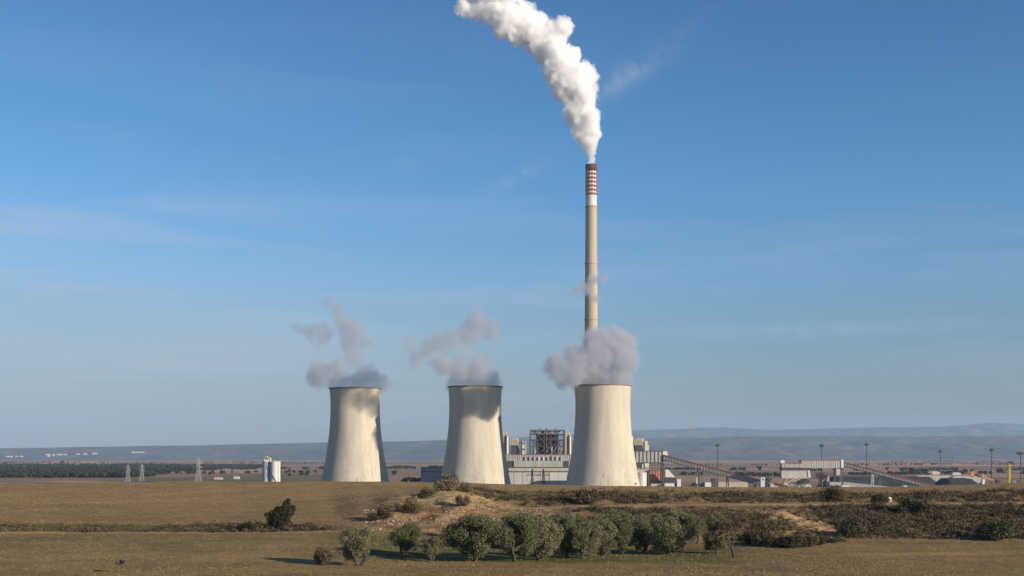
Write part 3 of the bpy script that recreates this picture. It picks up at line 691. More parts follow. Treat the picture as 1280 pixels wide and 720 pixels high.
def tank(px, pyt, rpx, d, mat, label, dome=.8, group=None):
    x, zt, r = X(px, d), Z(pyt, d), rpx * d / F
    root = empty('storage_tank', (x, d, BASE), label, 'tank', group)
    m = MB(); m.cyl((x, d, BASE - 1), (x, d, zt), r, n=36); m.build('shell', mat, root)
    m = MB(); m.lathe([(r + .15, zt - .1), (r + .15, zt + .15), (r * .5, zt + dome * .8), (0.01, zt + dome)], 36, (x, d)); m.build('roof', mat, root)
    m = MB()
    for s in (-.3, .3): m.beam((x + r * .6 + s, d - r * .8 - .2, BASE), (x + r * .6 + s, d - r * .8 - .2, zt + 1), .1)
    m.build('ladder', steel, root)
tank(802.5, 591, 5.6, 1215, white, 'white cylindrical tank at the foot of the right cooling tower')
shed('shed', 797, 811, 586.5, 1262, 8, M('pinkish_render', (.48, .33, .29), .8, .1, .4), darkst, 'pink-grey block just above the white tank under the gallery')
r_ = shed('container_stack', 812.5, 826.5, 588, 1255, 7, rust, darkst, 'rust-orange panelled building beneath the stilted gallery', 'industrial building', door=None)
d = 1255; m = MB(); m.box(X(820.5, d), X(825, d), d - .2, d - .004, Z(601, d), Z(590, d)); m.build('panel', M('red_panel', (.5, .15, .08), .8, .2, .5), r_)
m = MB()
for k in range(5): m.beam((X(812.5 + k * 3.4, d), d - .35, BASE), (X(812.5 + k * 3.4, d), d - .35, Z(587.5, d)), .35)
m.beam((X(812, d), d - .4, Z(602, d)), (X(828, d), d - .4, Z(602, d)), .5); m.build('frame', steel, r_)
# white lean-to roof
d = 1240; root = empty('transfer_hopper', (X(838, d), d, BASE), 'white sloping hopper roof right of the rust-orange building', 'hopper')
m = MB(); m.prism([(X(832, d), Z(596.5, d)), (X(844, d), Z(596.5, d)), (X(835.5, d), Z(587, d)), (X(832, d), Z(587, d))], d, d + 6); m.build('hood', white, root)
m = MB(); m.prism([(X(831, d), BASE), (X(847, d), BASE), (X(845, d), Z(597, d)), (X(831.5, d), Z(597, d))], d + .5, d + 7); m.build('body', darkst, root)
shed('shed', 846.5, 851.2, 599.5, 1225, 5, white, white, 'small white shed just right of the sloping hopper', door=.5)
shed('shed', 831, 843, 604.5, 1205, 6, white, paleclad, 'low white shed below the sloping white hopper', door=.3)
shed('shed', 814, 830, 605.5, 1212, 6, paleclad, paleclad, 'low pale shed below the rust-orange building', door=.5)
shed('shed', 870, 872.4, 597, 1225, 4, tanm, tanm, 'narrow pinkish tower block beside a dark mast', 'building')
shed('shed', 874, 881, 603, 1215, 6, bluegrey, bluegrey, 'blue-grey small shed under the long conveyor', door=.5)
shed('shed', 881.3, 889, 603.3, 1210, 6, white, paleclad, 'white box shed under the long conveyor', door=.6)
shed('shed', 889.6, 895.5, 598.5, 1222, 6, darkst, steel, 'dark steel cabin under the long conveyor')
shed('shed', 951, 961.5, 597.2, 1225, 6, white, paleclad, 'white box building at the low end of the long conveyor', win=2)
shed('shed', 898, 935, 603, 1330, 8, tanm, paleclad, 'low tan wall-like shed behind the long conveyor', pitch=0)
# masts with dark thin column
d = 1235
root = empty('service_mast', (X(873.6, d), d, BASE), 'dark slim steel column under the long conveyor', 'mast')
m = MB(); m.beam((X(873.6, d), d, BASE), (X(873.6, d), d, Z(586, d)), 1.6); m.build('column', darkst, root); m = MB(); m.box(X(872, d), X(875.5, d), d - 1, d + 1, Z(586, d) + .01, Z(585, d) + .5); m.build('head', darkst, root)

# transfer station on the right -----------------------------------------------
d = 1228
root = empty('transfer_station', (X(1010, d), d, BASE), 'long raised grey ribbed transfer house with red roof and white end caps', 'industrial building')
m = MB(); m.box(X(1001.5, d), X(1052, d), d, d + 9, Z(585, d), Z(575.8, d)); m.use(1); corr_wall(m, X(1003, d), X(1051, d), d, Z(585, d), Z(575.8, d), 2.4, .3, .35); m.build('gallery', [paleclad, greyclad], root)
m = MB(); m.box(X(977, d), X(1001.5, d) - .01, d - .2, d + 9, Z(584.5, d), Z(579.8, d)); m.use(1); corr_wall(m, X(978, d), X(1000, d), d - .2, Z(584.5, d), Z(579.8, d), 2.4, .3, .35); m.build('low_gallery', [paleclad, greyclad], root)
m = MB(); m.box(X(1001, d), X(1052.5, d), d - .5, d + 9.4, Z(575.8, d) + .003, Z(575.0, d)); m.box(X(976.5, d), X(1001, d) - .02, d - .6, d + 9.4, Z(579.8, d) + .003, Z(579.1, d)); m.build('roof', redroof, root)
m = MB(); m.box(X(977, d), X(1013, d), d + 1, d + 8, Z(588, d), Z(584.5, d) - .01); m.build('dark_bay', darkst, root)
m = MB(); m.box(X(976, d), X(980, d) + .8, d + 1, d + 6, Z(579.1, d) + .01, Z(575.2, d)); m.box(X(1051, d), X(1054.2, d), d - .8, d + 5, Z(584.6, d), Z(574.6, d)); m.build('end_cap', white, root)
for px in (978, 1045, 1052.5):
    m = MB(); m.beam((X(px, d), d + 1.2, BASE - 1), (X(px, d), d + 1.2, Z(585, d)), 1.0 if px != 1045 else .01 + .6); m.beam((X(px, d), d + 7, BASE - 1), (X(px, d), d + 7, Z(585, d)), .9); m.build('leg', steel, root)
m = MB(); m.box(X(1046, d), X(1051, d), d + 1.3, d + 7, Z(594, d), Z(585.1, d)); m.build('chute', paleclad, root)
d = 1215
root = shed('crusher_house', 977, 1010.5, 588.5, d, 8, paleclad, redroof, 'pale crusher house hanging below the transfer gallery', 'industrial building')
m = MB(); m.prism([(X(1009.5, d), Z(588.2, d)), (X(1012, d), Z(588.2, d)), (X(1013.3, d), Z(597, d)), (X(1010.5, d), Z(597, d))], d - .6, d + 2); m.build('white_chute', white, root)
d = 1200
root = empty('loading_shed', (X(988, d), d, BASE), 'brown-roofed loading shed with white slanting props at the foot of the crusher house', 'shed')
m = MB(); m.prism([(X(960, d), Z(604.5, d)), (X(1015, d), Z(604.5, d)), (X(1009, d), Z(598, d)), (X(966, d), Z(598, d))], d, d + 8); m.build('roof', brownroof, root)
m = MB(); m.box(X(963, d), X(1013, d), d + .5, d + 7.5, BASE, Z(604.5, d) - .005); m.build('wall', paleclad, root)
m = MB()
for a, b in (((979.5, 604.5), (984, 597)), ((980, 605), (996, 597)), ((981, 605.5), (1002, 598))): m.beam((X(a[0], d), d - .6, Z(a[1], d)), (X(b[0], d), d - .6, Z(b[1], d)), .5)
m.build('prop', white, root)
shed('shed', 1012.2, 1014.5, 608, 1180, 3, white, white, 'tiny white kiosk at the right end of the brown-roofed shed')
shed('shed', 1037, 1052, 602.5, 1205, 7, greyclad, darkst, 'grey ribbed shed between the bare tree and the low white tank', door=.3)
tank(1034.5, 596, 1.9, 1210, paleclad, 'slim grey tank beside the brown bare tree in the yard')
root = shed('shed', 1052.3, 1062, 607.3, 1175, 6, white, white, 'low white box shed under the far right conveyor start', door=.5)
shed('shed', 1129.5, 1134, 607.5, 1175, 4, white, white, 'tiny white box under the far right conveyor')
# low ribbed conveyor gallery on the ground
d = 1195
root = empty('belt_gallery', (X(1080, d), d, BASE), 'low pale ribbed belt gallery running along the crest right of the white shed', 'conveyor')
m = MB(); m.prism([(X(1054, d), Z(611, d)), (X(1112, d), Z(613, d)), (X(1112, d), Z(608.5, d)), (X(1054, d), Z(602.3, d))], d, d + 3); m.use(1)
for k in range(24):
    px = 1055 + k * 2.35; zt_ = Z(602.3 + (px - 1054) / 58 * 6.2, d); m.box(X(px, d), X(px, d) + .6, d - .3, d - .004, BASE, zt_)
m.build('wall', [greyclad, paleclad], root)

# coal heaps
def heap(name, px0, px1, pyt, d, dep, mat, label, seed, cat='heap', group=None):
    x0, x1 = X(px0, d), X(px1, d); h = Z(pyt, d) - BASE; nx, ny = 60, 20
    U_, V_ = np.meshgrid(np.linspace(0, 1, nx), np.linspace(0, 1, ny)); xx = x0 + (x1 - x0) * U_; yy = d + dep * V_
    prof = np.clip(np.minimum(U_, 1 - U_) * (x1 - x0) / (h * 1.2), 0, 1) * np.clip(np.minimum(V_, 1 - V_) * dep / (h * 1.4), 0, 1)
    z = BASE - .5 + (h + .5) * prof * (.9 + .1 * fbm(xx / 25, yy / 20, 4, seed)) + .8 * fbm(xx / 5, yy / 5, 4, seed + 3) * prof
    co_ = np.stack([xx, yy, z], -1).reshape(-1, 3) - np.array([(x0 + x1) / 2, d + dep / 2, BASE]); i_ = np.arange(nx * ny).reshape(ny, nx)
    q_ = np.stack([i_[:-1, :-1], i_[:-1, 1:], i_[1:, 1:], i_[1:, :-1]], -1).reshape(-1, 4)
    o = link(name, grid_mesh(name, co_, q_, mat)); o.location = ((x0 + x1) / 2, d + dep / 2, BASE); props(o, label, cat, group)
heap('coal_heap', 1035, 1188, 595.5, 1340, 70, coal, 'long black coal heap behind the far right conveyor', 5, 'coal heap', 'coal heaps in the stockyard')
heap('coal_heap', 1176, 1240, 596.5, 1325, 60, coal, 'shorter black coal heap left of the orange reclaimer', 8, 'coal heap', 'coal heaps in the stockyard')
heap('spoil_heap', 1225, 1252, 598.5, 1290, 40, spoil, 'small brown spoil heap beside the orange reclaimer', 12, 'heap')
heap('spoil_heap', 870, 1000, 603.5, 1420, 60, spoil, 'low brown earth heap behind the long conveyor', 17, 'heap')
# retaining walls of the yard
for a, b, py, dd, lb in ((1147, 1188, 595, 1425, 'long pale yard wall behind the coal heaps, left stretch'), (1192, 1232, 595.4, 1422, 'pale yard wall behind the shorter coal heap')):
    root = empty('yard_wall', (X(a, dd), dd, BASE), lb, 'wall', 'pale yard walls')
    m = MB(); m.box(X(a, dd), X(b, dd), dd, dd + .6, BASE - 1, Z(py, dd)); m.build('panel', greyclad, root)
    m = MB(); m.box(X(a, dd), X(b, dd), dd - .15, dd + .75, Z(py, dd) + .003, Z(py, dd) + .5); m.build('coping', paleclad, root)

# machines on the right
d = 1290; root = empty('reclaimer', (X(1228, d), d, BASE), 'orange-brown bucket reclaimer with a slanting boom beside the coal heap', 'reclaimer')
m = MB(); m.beam((X(1216, d), d, Z(592.5, d)), (X(1242, d), d, Z(600.5, d)), 1.6, 2.2); m.beam((X(1216, d), d + 3, Z(592.5, d)), (X(1242, d), d + 3, Z(600.5, d)), 1.2, 2.0); m.build('boom', orange, root)
m = MB(); m.cyl((X(1216, d), d - 1.2, Z(592.5, d)), (X(1216, d), d + 1.2, Z(592.5, d)), 3.2, n=20)
for k in range(10): a = k * .628; m.box(X(1216, d) + 3.1 * math.cos(a) - .5, X(1216, d) + 3.1 * math.cos(a) + .5, d - 1.4, d + 1.4, Z(592.5, d) + 3.1 * math.sin(a) - .5, Z(592.5, d) + 3.1 * math.sin(a) + .5)
m.build('bucket_wheel', orange, root)
m = MB(); m.box(X(1228, d), X(1231, d), d, d + 4, BASE, Z(599, d)); m.beam((X(1229, d), d + 1, BASE), (X(1229, d), d + 1, Z(593, d)), .8); m.build('turret', white, root)
m = MB(); m.beam((X(1229, d), d + 1, Z(592, d)), (X(1220, d), d + 1, Z(594.5, d)), .25); m.beam((X(1229, d), d + 1, Z(592, d)), (X(1241, d), d + 1, Z(599.5, d)), .25); m.build('stay', steel, root)
d = 1270; root = empty('stacker_crane', (X(1262, d), d, BASE), 'yellow upright stacker crane with dark cross frame at the right edge', 'crane')
m = MB()
for sx in (-.8, .8):
    for sy in (0, 1.6): m.beam((X(1262, d) + sx, d + sy, BASE), (X(1262, d) + sx, d + sy, Z(582, d)), .5)
for k in range(14):
    z = BASE + 1 + k * 1.85; s = 1 if k % 2 else -1
    m.beam((X(1262, d) - .8 * s, d, z), (X(1262, d) + .8 * s, d, z + 1.8), .3)
m.build('tower', yellow, root)
m = MB(); m.beam((X(1254, d), d + 1, Z(587, d)), (X(1269, d), d + 1, Z(583.5, d)), .9); m.box(X(1254, d), X(1258.5, d), d, d + 3, Z(592, d), Z(587, d)); m.beam((X(1262, d), d + 1, Z(582, d)), (X(1270, d), d + 1, Z(588, d)), .3); m.build('boom', darkst, root)
m = MB(); m.box(X(1260, d), X(1264, d), d - .6, d + 2.2, Z(582, d) + .01, Z(581, d)); m.build('head', yellow, root)
for k, (px, wq) in enumerate(((1249, 5), (1268, 6), (1274, 4))):
    shed('yard_cabin', px - wq / 2, px + wq / 2, 600.5, 1285 + k * 5, 5, darkst if k != 1 else bluegrey, steel, ('dark cabin left of the yellow crane', 'blue-grey cabin right of the yellow crane', 'dark cabin at the right edge of the picture behind the crest')[k])

# floodlight masts ------------------------------------------------------------
def mast(px, pyt, d, label, base=None, head=1.0, src=None):
    x = X(px, d); b = base if base is not None else g1(x, d); h = Z(pyt, d) - b
    root = empty('floodlight_mast', (x, d, b), label, 'floodlight mast', 'tall floodlight masts over the yard')
    m = MB(); m.cyl((x, d, b - 1), (x, d, b + h), .75, .42, 10); m.build('pole', pyld, root)
    m = MB(); m.cyl((x, d, b + h - 3.2), (x, d, b + h - 2.9), 2.2 * head, n=12); m.cyl((x, d, b + h - 1.2), (x, d, b + h - .9), 2.0 * head, n=12)
    for k in range(8): a = k * math.pi / 4; m.beam((x + 2 * head * math.cos(a), d + 2 * head * math.sin(a), b + h - 3.0), (x + 1.9 * head * math.cos(a), d + 1.9 * head * math.sin(a), b + h + .2), .2)
    hd = m.build('lamp_ring', pyld, root)
    for k in range(8):
        a = k * math.pi / 4 + .2; m = MB(); m.box(x + 2.1 * head * math.cos(a) - .55, x + 2.1 * head * math.cos(a) + .55, d + 2.1 * head * math.sin(a) - .5, d + 2.1 * head * math.sin(a) + .5, b + h - 2.6, b + h - 1.3); sub(hd, m, 'lamp', pyld, root)
mast(897, 555, 1450, 'floodlight mast standing alone above the long conveyor')
mast(1027.5, 555, 1330, 'floodlight mast rising behind the red-roofed transfer house')
mast(1083.5, 554, 1500, 'floodlight mast over the slope of the far right conveyor')
mast(1175.5, 562.5, 1500, 'floodlight mast between the conveyor foot and the orange reclaimer')
mast(1239.8, 560.5, 1350, 'floodlight mast just left of the yellow crane')
mast(1276, 564.5, 1320, 'broad-headed floodlight mast at the right edge of the picture', head=1.9)

# ------------------------------------------------------------------ vegetation
def leafm(name, col, var=.3, trans=.15, sc_=2.5):
    m = M(name, col, .75, var, sc_); b = m.node_tree.nodes['Principled BSDF']; b.inputs['Specular IOR Level'].default_value = .25
    t = m.node_tree; out = [n for n in t.nodes if n.type == 'OUTPUT_MATERIAL'][0]
    tr = N(t, 'ShaderNodeBsdfTranslucent'); L(t, b.inputs['Base Color'].links[0].from_socket, tr.inputs[0])
    ms_ = N(t, 'ShaderNodeMixShader', i_0=trans); L(t, b.outputs[0], ms_.inputs[1]); L(t, tr.outputs[0], ms_.inputs[2]); L(t, ms_.outputs[0], out.inputs[0]); return m
olive_m = leafm('olive_leaves', (.150, .148, .078), .38)
def vary(m, lo, hi):
    t = m.node_tree; b = t.nodes['Principled BSDF']; src = b.inputs['Base Color'].links[0].from_socket; oi = N(t, 'ShaderNodeObjectInfo')
    c = mix(t, 1.0, src, ramp(t, oi.outputs['Random'], [(0, lo), (1, hi)]), 'MULTIPLY'); L(t, c, b.inputs['Base Color'])
    for n in t.nodes:
        if n.type == 'BSDF_TRANSLUCENT': L(t, c, n.inputs[0])
vary(olive_m, (.78, .82, .72), (1.22, 1.16, 1.2)); bark = M('bark', (.05, .042, .032), .9, .3, 3)
ever_m = leafm('evergreen_leaves', (.042, .046, .022), .5); scrub_m = leafm('scrub_leaves', (.100, .072, .040), .5, .1, .6)
scrub_tan = leafm('dry_scrub', (.165, .125, .075), .35, .1, .8); scrub_gr = leafm('green_scrub', (.060, .060, .028), .45, .1, .7)
twig_m = M('grey_twigs', (.155, .12, .09), .9, .25, 1.5); grass_m = leafm('dry_grass_blades', (.26, .185, .09), .3, .2, .35)

def limb(m, p, q, r0, r1, n=7, k=4, wob=.12, rr=rnd):
    p = Vector(p); q = Vector(q); prev = p; pr = r0
    for i in range(1, k + 1):
        t_ = i / k; c_ = p.lerp(q, t_) + (Vector((rr.uniform(-1, 1), rr.uniform(-1, 1), rr.uniform(-.4, .4))) * wob * (q - p).length * (0 if i == k else 1) * .5)
        r = r0 + (r1 - r0) * t_; m.cyl(prev, c_, pr, r, n, caps=False); prev = c_; pr = r
def olive_proto(seed, W=6.0, H=5.0, name='olive_tree', lm=olive_m, nl=17000, low=.0):
    rr = random.Random(seed); g_ = np.random.default_rng(seed)
    root = empty(name, (0, 0, 0), 'x', 'olive tree')
    clumps = []
    for i in range(34):
        a = rr.uniform(0, 6.283); u = math.sqrt(rr.random()); zc = rr.uniform(.17 + low, .86)
        env = math.sqrt(max(.05, 1 - ((zc - .52) / .45) ** 2)); rad = u * env * W * .37
        clumps.append((rad * math.cos(a), rad * math.sin(a), zc * H, rr.uniform(.10, .17) * W))
    m = MB()
    for s in range(rr.choice((1, 2, 2))):
        bx, by = rr.uniform(-.35, .35), rr.uniform(-.35, .35); tx, ty = bx * 3 + rr.uniform(-.5, .5), by * 3
        limb(m, (bx, by, -.3), (tx, ty, H * .24), .24, .16, rr=rr)
        for c_ in rr.sample(clumps, 7): limb(m, (tx, ty, H * .24), (c_[0], c_[1], c_[2]), .13, .035, 5, 3, rr=rr)
    me_ = m.build('trunk', bark, root)
    C = []
    per = nl // len(clumps)
    for (x, y, z, r) in clumps:
        v = g_.normal(size=(per, 3)); v /= np.linalg.norm(v, axis=1)[:, None]; rad = r * (.45 + .62 * g_.random(per) ** .55)
        tw = g_.random(per) < .12; rad[tw] *= 1.25
        C.append(np.array([x, y, z]) + v * rad[:, None] * np.array([1, 1, .85]))
    C = np.concatenate(C); C = C[C[:, 2] > H * (.08 + low * .3)]
    soup('crown', leaf_quads(C, .11), 4, lm, root)
    return root
protos = [olive_proto(s) for s in (1, 2, 3, 4, 5)]
used = set()
def place(protos, k, px, base, top, wpx, label, cat, group, W=6.0, H=5.0, d=None):
    p = on(px, base) if d is None else Vector((X(px, d), d, g1(X(px, d), d)))
    src = protos[k % len(protos)]
    if src.name in used: o = copy_tree(src)
    else: o = src; used.add(src.name)
    o.location = p; s = wpx * p.y / F / W; o.scale = (s, s, (p.z * 0 + (base - top) * p.y / F) / H / .93); o.rotation_euler.z = rnd.uniform(0, 6.28)
    props(o, label, cat, group); return o
ORD = 'first second third fourth fifth sixth seventh eighth ninth tenth eleventh twelfth thirteenth fourteenth fifteenth sixteenth seventeenth eighteenth nineteenth twentieth'.split()
place(protos, 0, 446, 707, 660, 50, 'lone rounded olive tree standing apart at the left of the grove', 'olive tree', 'olive trees of the grove')
place(protos, 1, 507, 693, 654, 46, 'broad olive tree just left of the small low one', 'olive tree', 'olive trees of the grove')
place(protos, 2, 540, 702, 672, 26, 'small low olive between the broad one and the dense grove', 'olive tree', 'olive trees of the grove')
front = [(592, 702, 650, 68), (646, 702, 648, 52), (678, 700, 647, 48), (708, 697, 650, 42), (732, 698, 652, 40), (755, 696, 655, 36), (776, 693, 650, 34), (802, 690, 649, 34), (836, 693, 645, 58)]
front = [(a, b, c + rnd.choice((-3, 0, 2, 4)), w_ * 1.16) for a, b, c, w_ in front]
for i, a in enumerate(front): place(protos, i * 2 + 3, *a, f'front-row olive tree of the dense grove, {ORD[i]} from the left', 'olive tree', 'olive trees of the grove')
back = [(607, 686, 649, 42), (634, 686, 645, 46), (660, 684, 644, 42), (688, 684, 643, 46), (716, 683, 645, 42), (740, 685, 643, 44), (766, 682, 640, 50), (790, 683, 645, 42), (814, 681, 644, 38), (846, 680, 641, 44), (868, 680, 643, 30), (896, 692, 646, 36)]
back = [(a, b, c, w_ * 1.2) for a, b, c, w_ in back]
for i, a in enumerate(back): place(protos, i * 3 + 1, *a, f'rear olive tree partly hidden behind the front row, {ORD[i]} from the left', 'olive tree', 'olive trees of the grove')
# the dark evergreen shrub on the left bank
def shrub_proto(name, seed, blobs, mat, nl, leaf=.14, stems=True, cat='shrub'):
    rr = random.Random(seed); g_ = np.random.default_rng(seed); root = empty(name, (0, 0, 0), 'x', cat)
    m = MB()
    for (x, y, z, r) in blobs: limb(m, (x * .15, y * .15, -.2), (x, y, z), .09, .02, 5, 3, rr=rr)
    m.build('stem', bark, root)
    vol = np.array([b[3] ** 2 for b in blobs]); vol = vol / vol.sum(); C = []
    for (x, y, z, r), v_ in zip(blobs, vol):
        k = int(nl * v_); v = g_.normal(size=(k, 3)); v /= np.linalg.norm(v, axis=1)[:, None]
        C.append(np.array([x, y, z]) + v * (r * (.3 + .8 * g_.random(k) ** .6))[:, None])
    C = np.concatenate(C); C = C[C[:, 2] > -.15]
    soup('foliage', leaf_quads(C, leaf), 4, mat, root); return root
ev = shrub_proto('evergreen_bush', 5, [(.1, 0, 2.0, 1.35), (-.8, .3, 1.1, 1.1), (.8, -.2, 1.2, 1.1), (-.35, .4, 3.1, .9), (.6, 0, 3.0, 1.0), (1.2, .1, 4.5, .62), (.95, 0, 3.9, .7), (1.35, .2, 5.0, .42), (2.15, .1, 3.6, .62), (1.7, -.2, 2.9, .8), (-1.5, .2, 2.7, .6), (-2.3, 0, 2.45, .42), (-1.7, .1, 1.5, .7), (1.8, .1, .6, .6), (-2.0, -.1, .5, .6), (2.9, -.2, .4, .45)], ever_m, 7500, leaf=.19, cat='bush')
p = on(350, 661); ev.location = p; ev.scale = (1.0, 1.0, .98); ev['label'] = 'dark evergreen bush with a ragged top on the left bank'
def rb(seed, W=2.0, H=1.6, n=9):
    rr = random.Random(seed); return [(rr.uniform(-.34, .34) * W, rr.uniform(-.34, .34) * W, rr.uniform(.18, .62) * H, rr.uniform(.17, .28) * W) for _ in range(n)]
sp = [shrub_proto('scrub_bush', 40, rb(40), scrub_m, 2200, .085), shrub_proto('scrub_bush', 41, rb(41), scrub_tan, 2000, .085), shrub_proto('scrub_bush', 42, rb(42), scrub_gr, 2200, .085), shrub_proto('scrub_bush', 43, rb(43, n=12), scrub_m, 2200, .085)]
def bush(k, px, base, top, wpx, label, group=None, cat='bush'): return place([sp[k]], 0, px, base, top, wpx, label, cat, group, 2.0, 1.35)
bush(3, 404, 706, 684, 24, 'small dark round bush left of the lone olive tree')
bush(2, 316, 663, 652, 26, 'low dark bush in the shade just left of the ragged evergreen')
bush(0, 294, 663, 655, 24, 'lowest dark bush at the left end of the evergreen bush clump')
bush(1, 384, 661, 652, 26, 'low tan bush just right of the ragged evergreen')
bush(1, 558, 613, 593, 32, 'round olive-brown bush on the crest in front of the middle cooling tower')
bush(1, 583, 615, 603, 16, 'smaller pale bush just right of the round crest bush')
bush(0, 533, 622, 611, 22, 'low brown bush on the crest left of the round one')
bush(3, 483, 648, 631, 26, 'domed brown bush at the left tip of the eroded mound')
bush(1, 499, 640, 628, 12, 'small tan bush above the left tip of the mound')
bush(1, 512, 635, 622, 12, 'tan bush high on the left shoulder of the mound')
bush(3, 516, 641, 627, 26, 'brown bush on the left shoulder of the mound')
bush(0, 470, 650, 642, 22, 'flat dark bush trailing off the left tip of the mound')
bush(2, 566, 672, 655, 26, 'dark bush on the eroded mound just above the second olive gap')
bush(0, 548, 686, 668, 24, 'brown bush behind the small low olive')
bush(0, 580, 632, 620, 18, 'dark bush at the left end of the upper scrub band')
0 and bush(3, 600, 638, 622, 22, 'dark bush on the upper scrub band above the grove, near its left end')
0 and bush(0, 622, 640, 625, 26, 'bush casting shade on the bare slope above the grove')
bush(0, 737, 630, 612, 30, 'wide brown bush on the upper bank above the middle of the grove')
bush(3, 1040, 626, 607, 30, 'brown bush on the upper bank below the transfer house')
bush(2, 1098, 632, 617, 18, 'dark bush beside the pale stone on the upper bank')
bush(2, 1142, 641, 623, 40, 'wide green bush overhanging the track on the right')
bush(2, 1060, 672, 650, 34, 'dark green bush low on the right bank')
bush(0, 944, 672, 655, 26, 'brown bush low on the bank right of the bare tree')
bush(1, 1076, 668, 654, 16, 'pale grey bush low on the right bank')
bush(2, 1245, 675, 650, 44, 'large dark bush low on the bank at the right edge')
lowr = [(922, 676, 660, 30, 1), (938, 680, 662, 34, 3), (958, 682, 665, 34, 3), (975, 684, 667, 32, 0), (992, 685, 668, 30, 2), (1008, 684, 669, 26, 3), (1022, 681, 670, 24, 2), (1036, 679, 671, 22, 2), (1052, 677, 671, 18, 1)]
for i, (px, b, t_, w_, k) in enumerate(lowr): bush(k, px, b, t_, w_, f'scrub bush of the low row right of the bare tree, {ORD[i]} from the left', 'low scrub row right of the bare tree')
# pale stone on the upper bank
p = on(1112, 628); m = MB(); bm_v = []
import bmesh
bm = bmesh.new(); bmesh.ops.create_icosphere(bm, subdivisions=3, radius=.48)
for v in bm.verts: n_ = v.co.normalized(); v.co *= 1 + .22 * math.sin(n_.x * 4 + 1) * math.cos(n_.z * 5) ; v.co.z *= 1.3
me_ = bpy.data.meshes.new('boulder'); bm.to_mesh(me_); me_.materials.append(M('pale_stone', (.46, .37, .26), .9, .2, 2)); o = link('boulder', me_); o.location = p + Vector((0, 0, .5)); props(o, 'pale upright stone on the upper bank right of the transfer house', 'boulder')

# bare tree, sapling, yard tree
def bare(name, px, base, H, lean, seed, spread, label, depth=6, r0=.2, d=None, z0=None, mat=twig_m, nb=(3, 4), leaf=0, sx=1.0):
    p0 = on(px, base) if d is None else Vector((X(px, d), d, z0 if z0 is not None else g1(X(px, d), d)))
    root = empty(name, p0, label, 'bare tree'); rr = random.Random(seed); seg = []; tips = []
    def grow(p, dv, ln, r, lv):
        q_ = p + dv * ln; seg.append((p, q_, r, r * .68, lv)); 
        if lv >= depth: tips.append(q_); return
        for _ in range(rr.choice(nb)):
            nd = (dv + Vector((rr.gauss(0, spread) * sx, rr.gauss(0, spread), rr.gauss(0, spread * .6) + .10))).normalized()
            grow(p.lerp(q_, rr.uniform(.65, 1)), nd, ln * rr.uniform(.62, .86), r * .62, lv + 1)
    grow(Vector(p0), Vector((lean, 0, 1)).normalized(), H * .28, r0, 0)
    m = MB(); m2 = MB()
    for a, b, ra, rb_, lv in seg: (m if lv < 2 else m2).cyl(a, b, max(ra, .042), max(rb_, .034), 6 if lv < 2 else 3, caps=False)
    m.build('trunk', bark, root); m2.build('crown', mat, root)
    return root
bare('bare_tree', 918, 697, 7.6, -.30, 9, .50, 'leafless grey-brown tree leaning left at the right end of the grove', depth=6, nb=(3, 3, 4), mat=M('red_twigs', (.15, .10, .075), .9, .25, 1.5))
bare('sapling', 151, 716, 2.6, .05, 4, .5, 'thin bare sapling alone in the lower left field', depth=4, r0=.05)
bare('sapling', 97, 722, .9, .05, 14, .6, 'tiny pale twiggy shrub at the bottom edge on the left', depth=4, r0=.03, mat=scrub_tan)
bare('bare_tree', 1022, 610, 26, .0, 15, .36, 'large brown leafless tree in the yard before the transfer house', depth=6, r0=.6, d=1190, z0=BASE, nb=(3, 3, 4), mat=M('brown_twigs', (.12, .085, .06), .9, .2, .5))
bare('bare_tree', 794.5, 608, 1.5, .05, 22, .4, 'tiny bare bush on the crest against the right cooling tower', depth=4, r0=.04, d=398)

# banks: mass of scrub, and tussocks of dry grass
def scatter_scrub(name, n, zone, size, leaves, leaf, mat, label, seed):
    g_ = np.random.default_rng(seed); px = g_.uniform(-260, 1540, n * 6); d = g_.uniform(196, 270, n * 6); pr = zone(px, d, (px - 640) / F * d)
    k = g_.random(len(px)) < pr; px, d = px[k][:n], d[k][:n]; x = (px - 640) / F * d; z = gz(x, d); m_ = len(px)
    r = size * (.45 + g_.random(m_) ** 2 * 1.1)
    ci = np.repeat(np.arange(m_), leaves); v = g_.normal(size=(len(ci), 3)); v /= np.linalg.norm(v, axis=1)[:, None]; v *= (.35 + .7 * g_.random(len(ci)))[:, None]
    v[:, 2] = np.abs(v[:, 2]) * 1.0
    C = np.stack([x[ci], d[ci], z[ci]], 1) + v * r[ci][:, None]
    props(soup(name, leaf_quads(C, leaf), 4, mat), label, kind='stuff')
def zA(px, d, x):
    cl = sst(fbm(x / 5, d / 4, 3, 71), -.22, .15)
    slip = np.exp(-((px - 990 - (222 - d) * 4.5) / 32) ** 2) * (d > 206)
    rb_ = sst(px, 1000, 1060) * sst(d, 203, 207) * (1 - sst(d, 232, 236.5)); ub = sst(px, 562, 590) * sst(d, 245, 248) * (1 - sst(d, 260, 264))
    mid = sst(px, 880, 930) * (1 - sst(px, 1010, 1060)) * sst(d, 222, 226) * (1 - sst(d, 233, 236)) * .6
    bk = sst(px, 690, 760) * (1 - sst(px, 960, 1020)) * sst(d, 206, 212) * (1 - sst(d, 232, 236)) * .85
    return np.clip(np.maximum.reduce([rb_ * (.4 + .6 * cl), ub * (.14 + .5 * cl), mid * cl, bk * (.15 + .85 * cl), (1 - sst(px, 385, 430)) * sst(d, 204, 206) * (1 - sst(d, 211, 213.5)) * (.05 + .3 * cl * sst(px, -100, 330))]), 0, 1) * (1 - .95 * np.clip(slip, 0, 1))
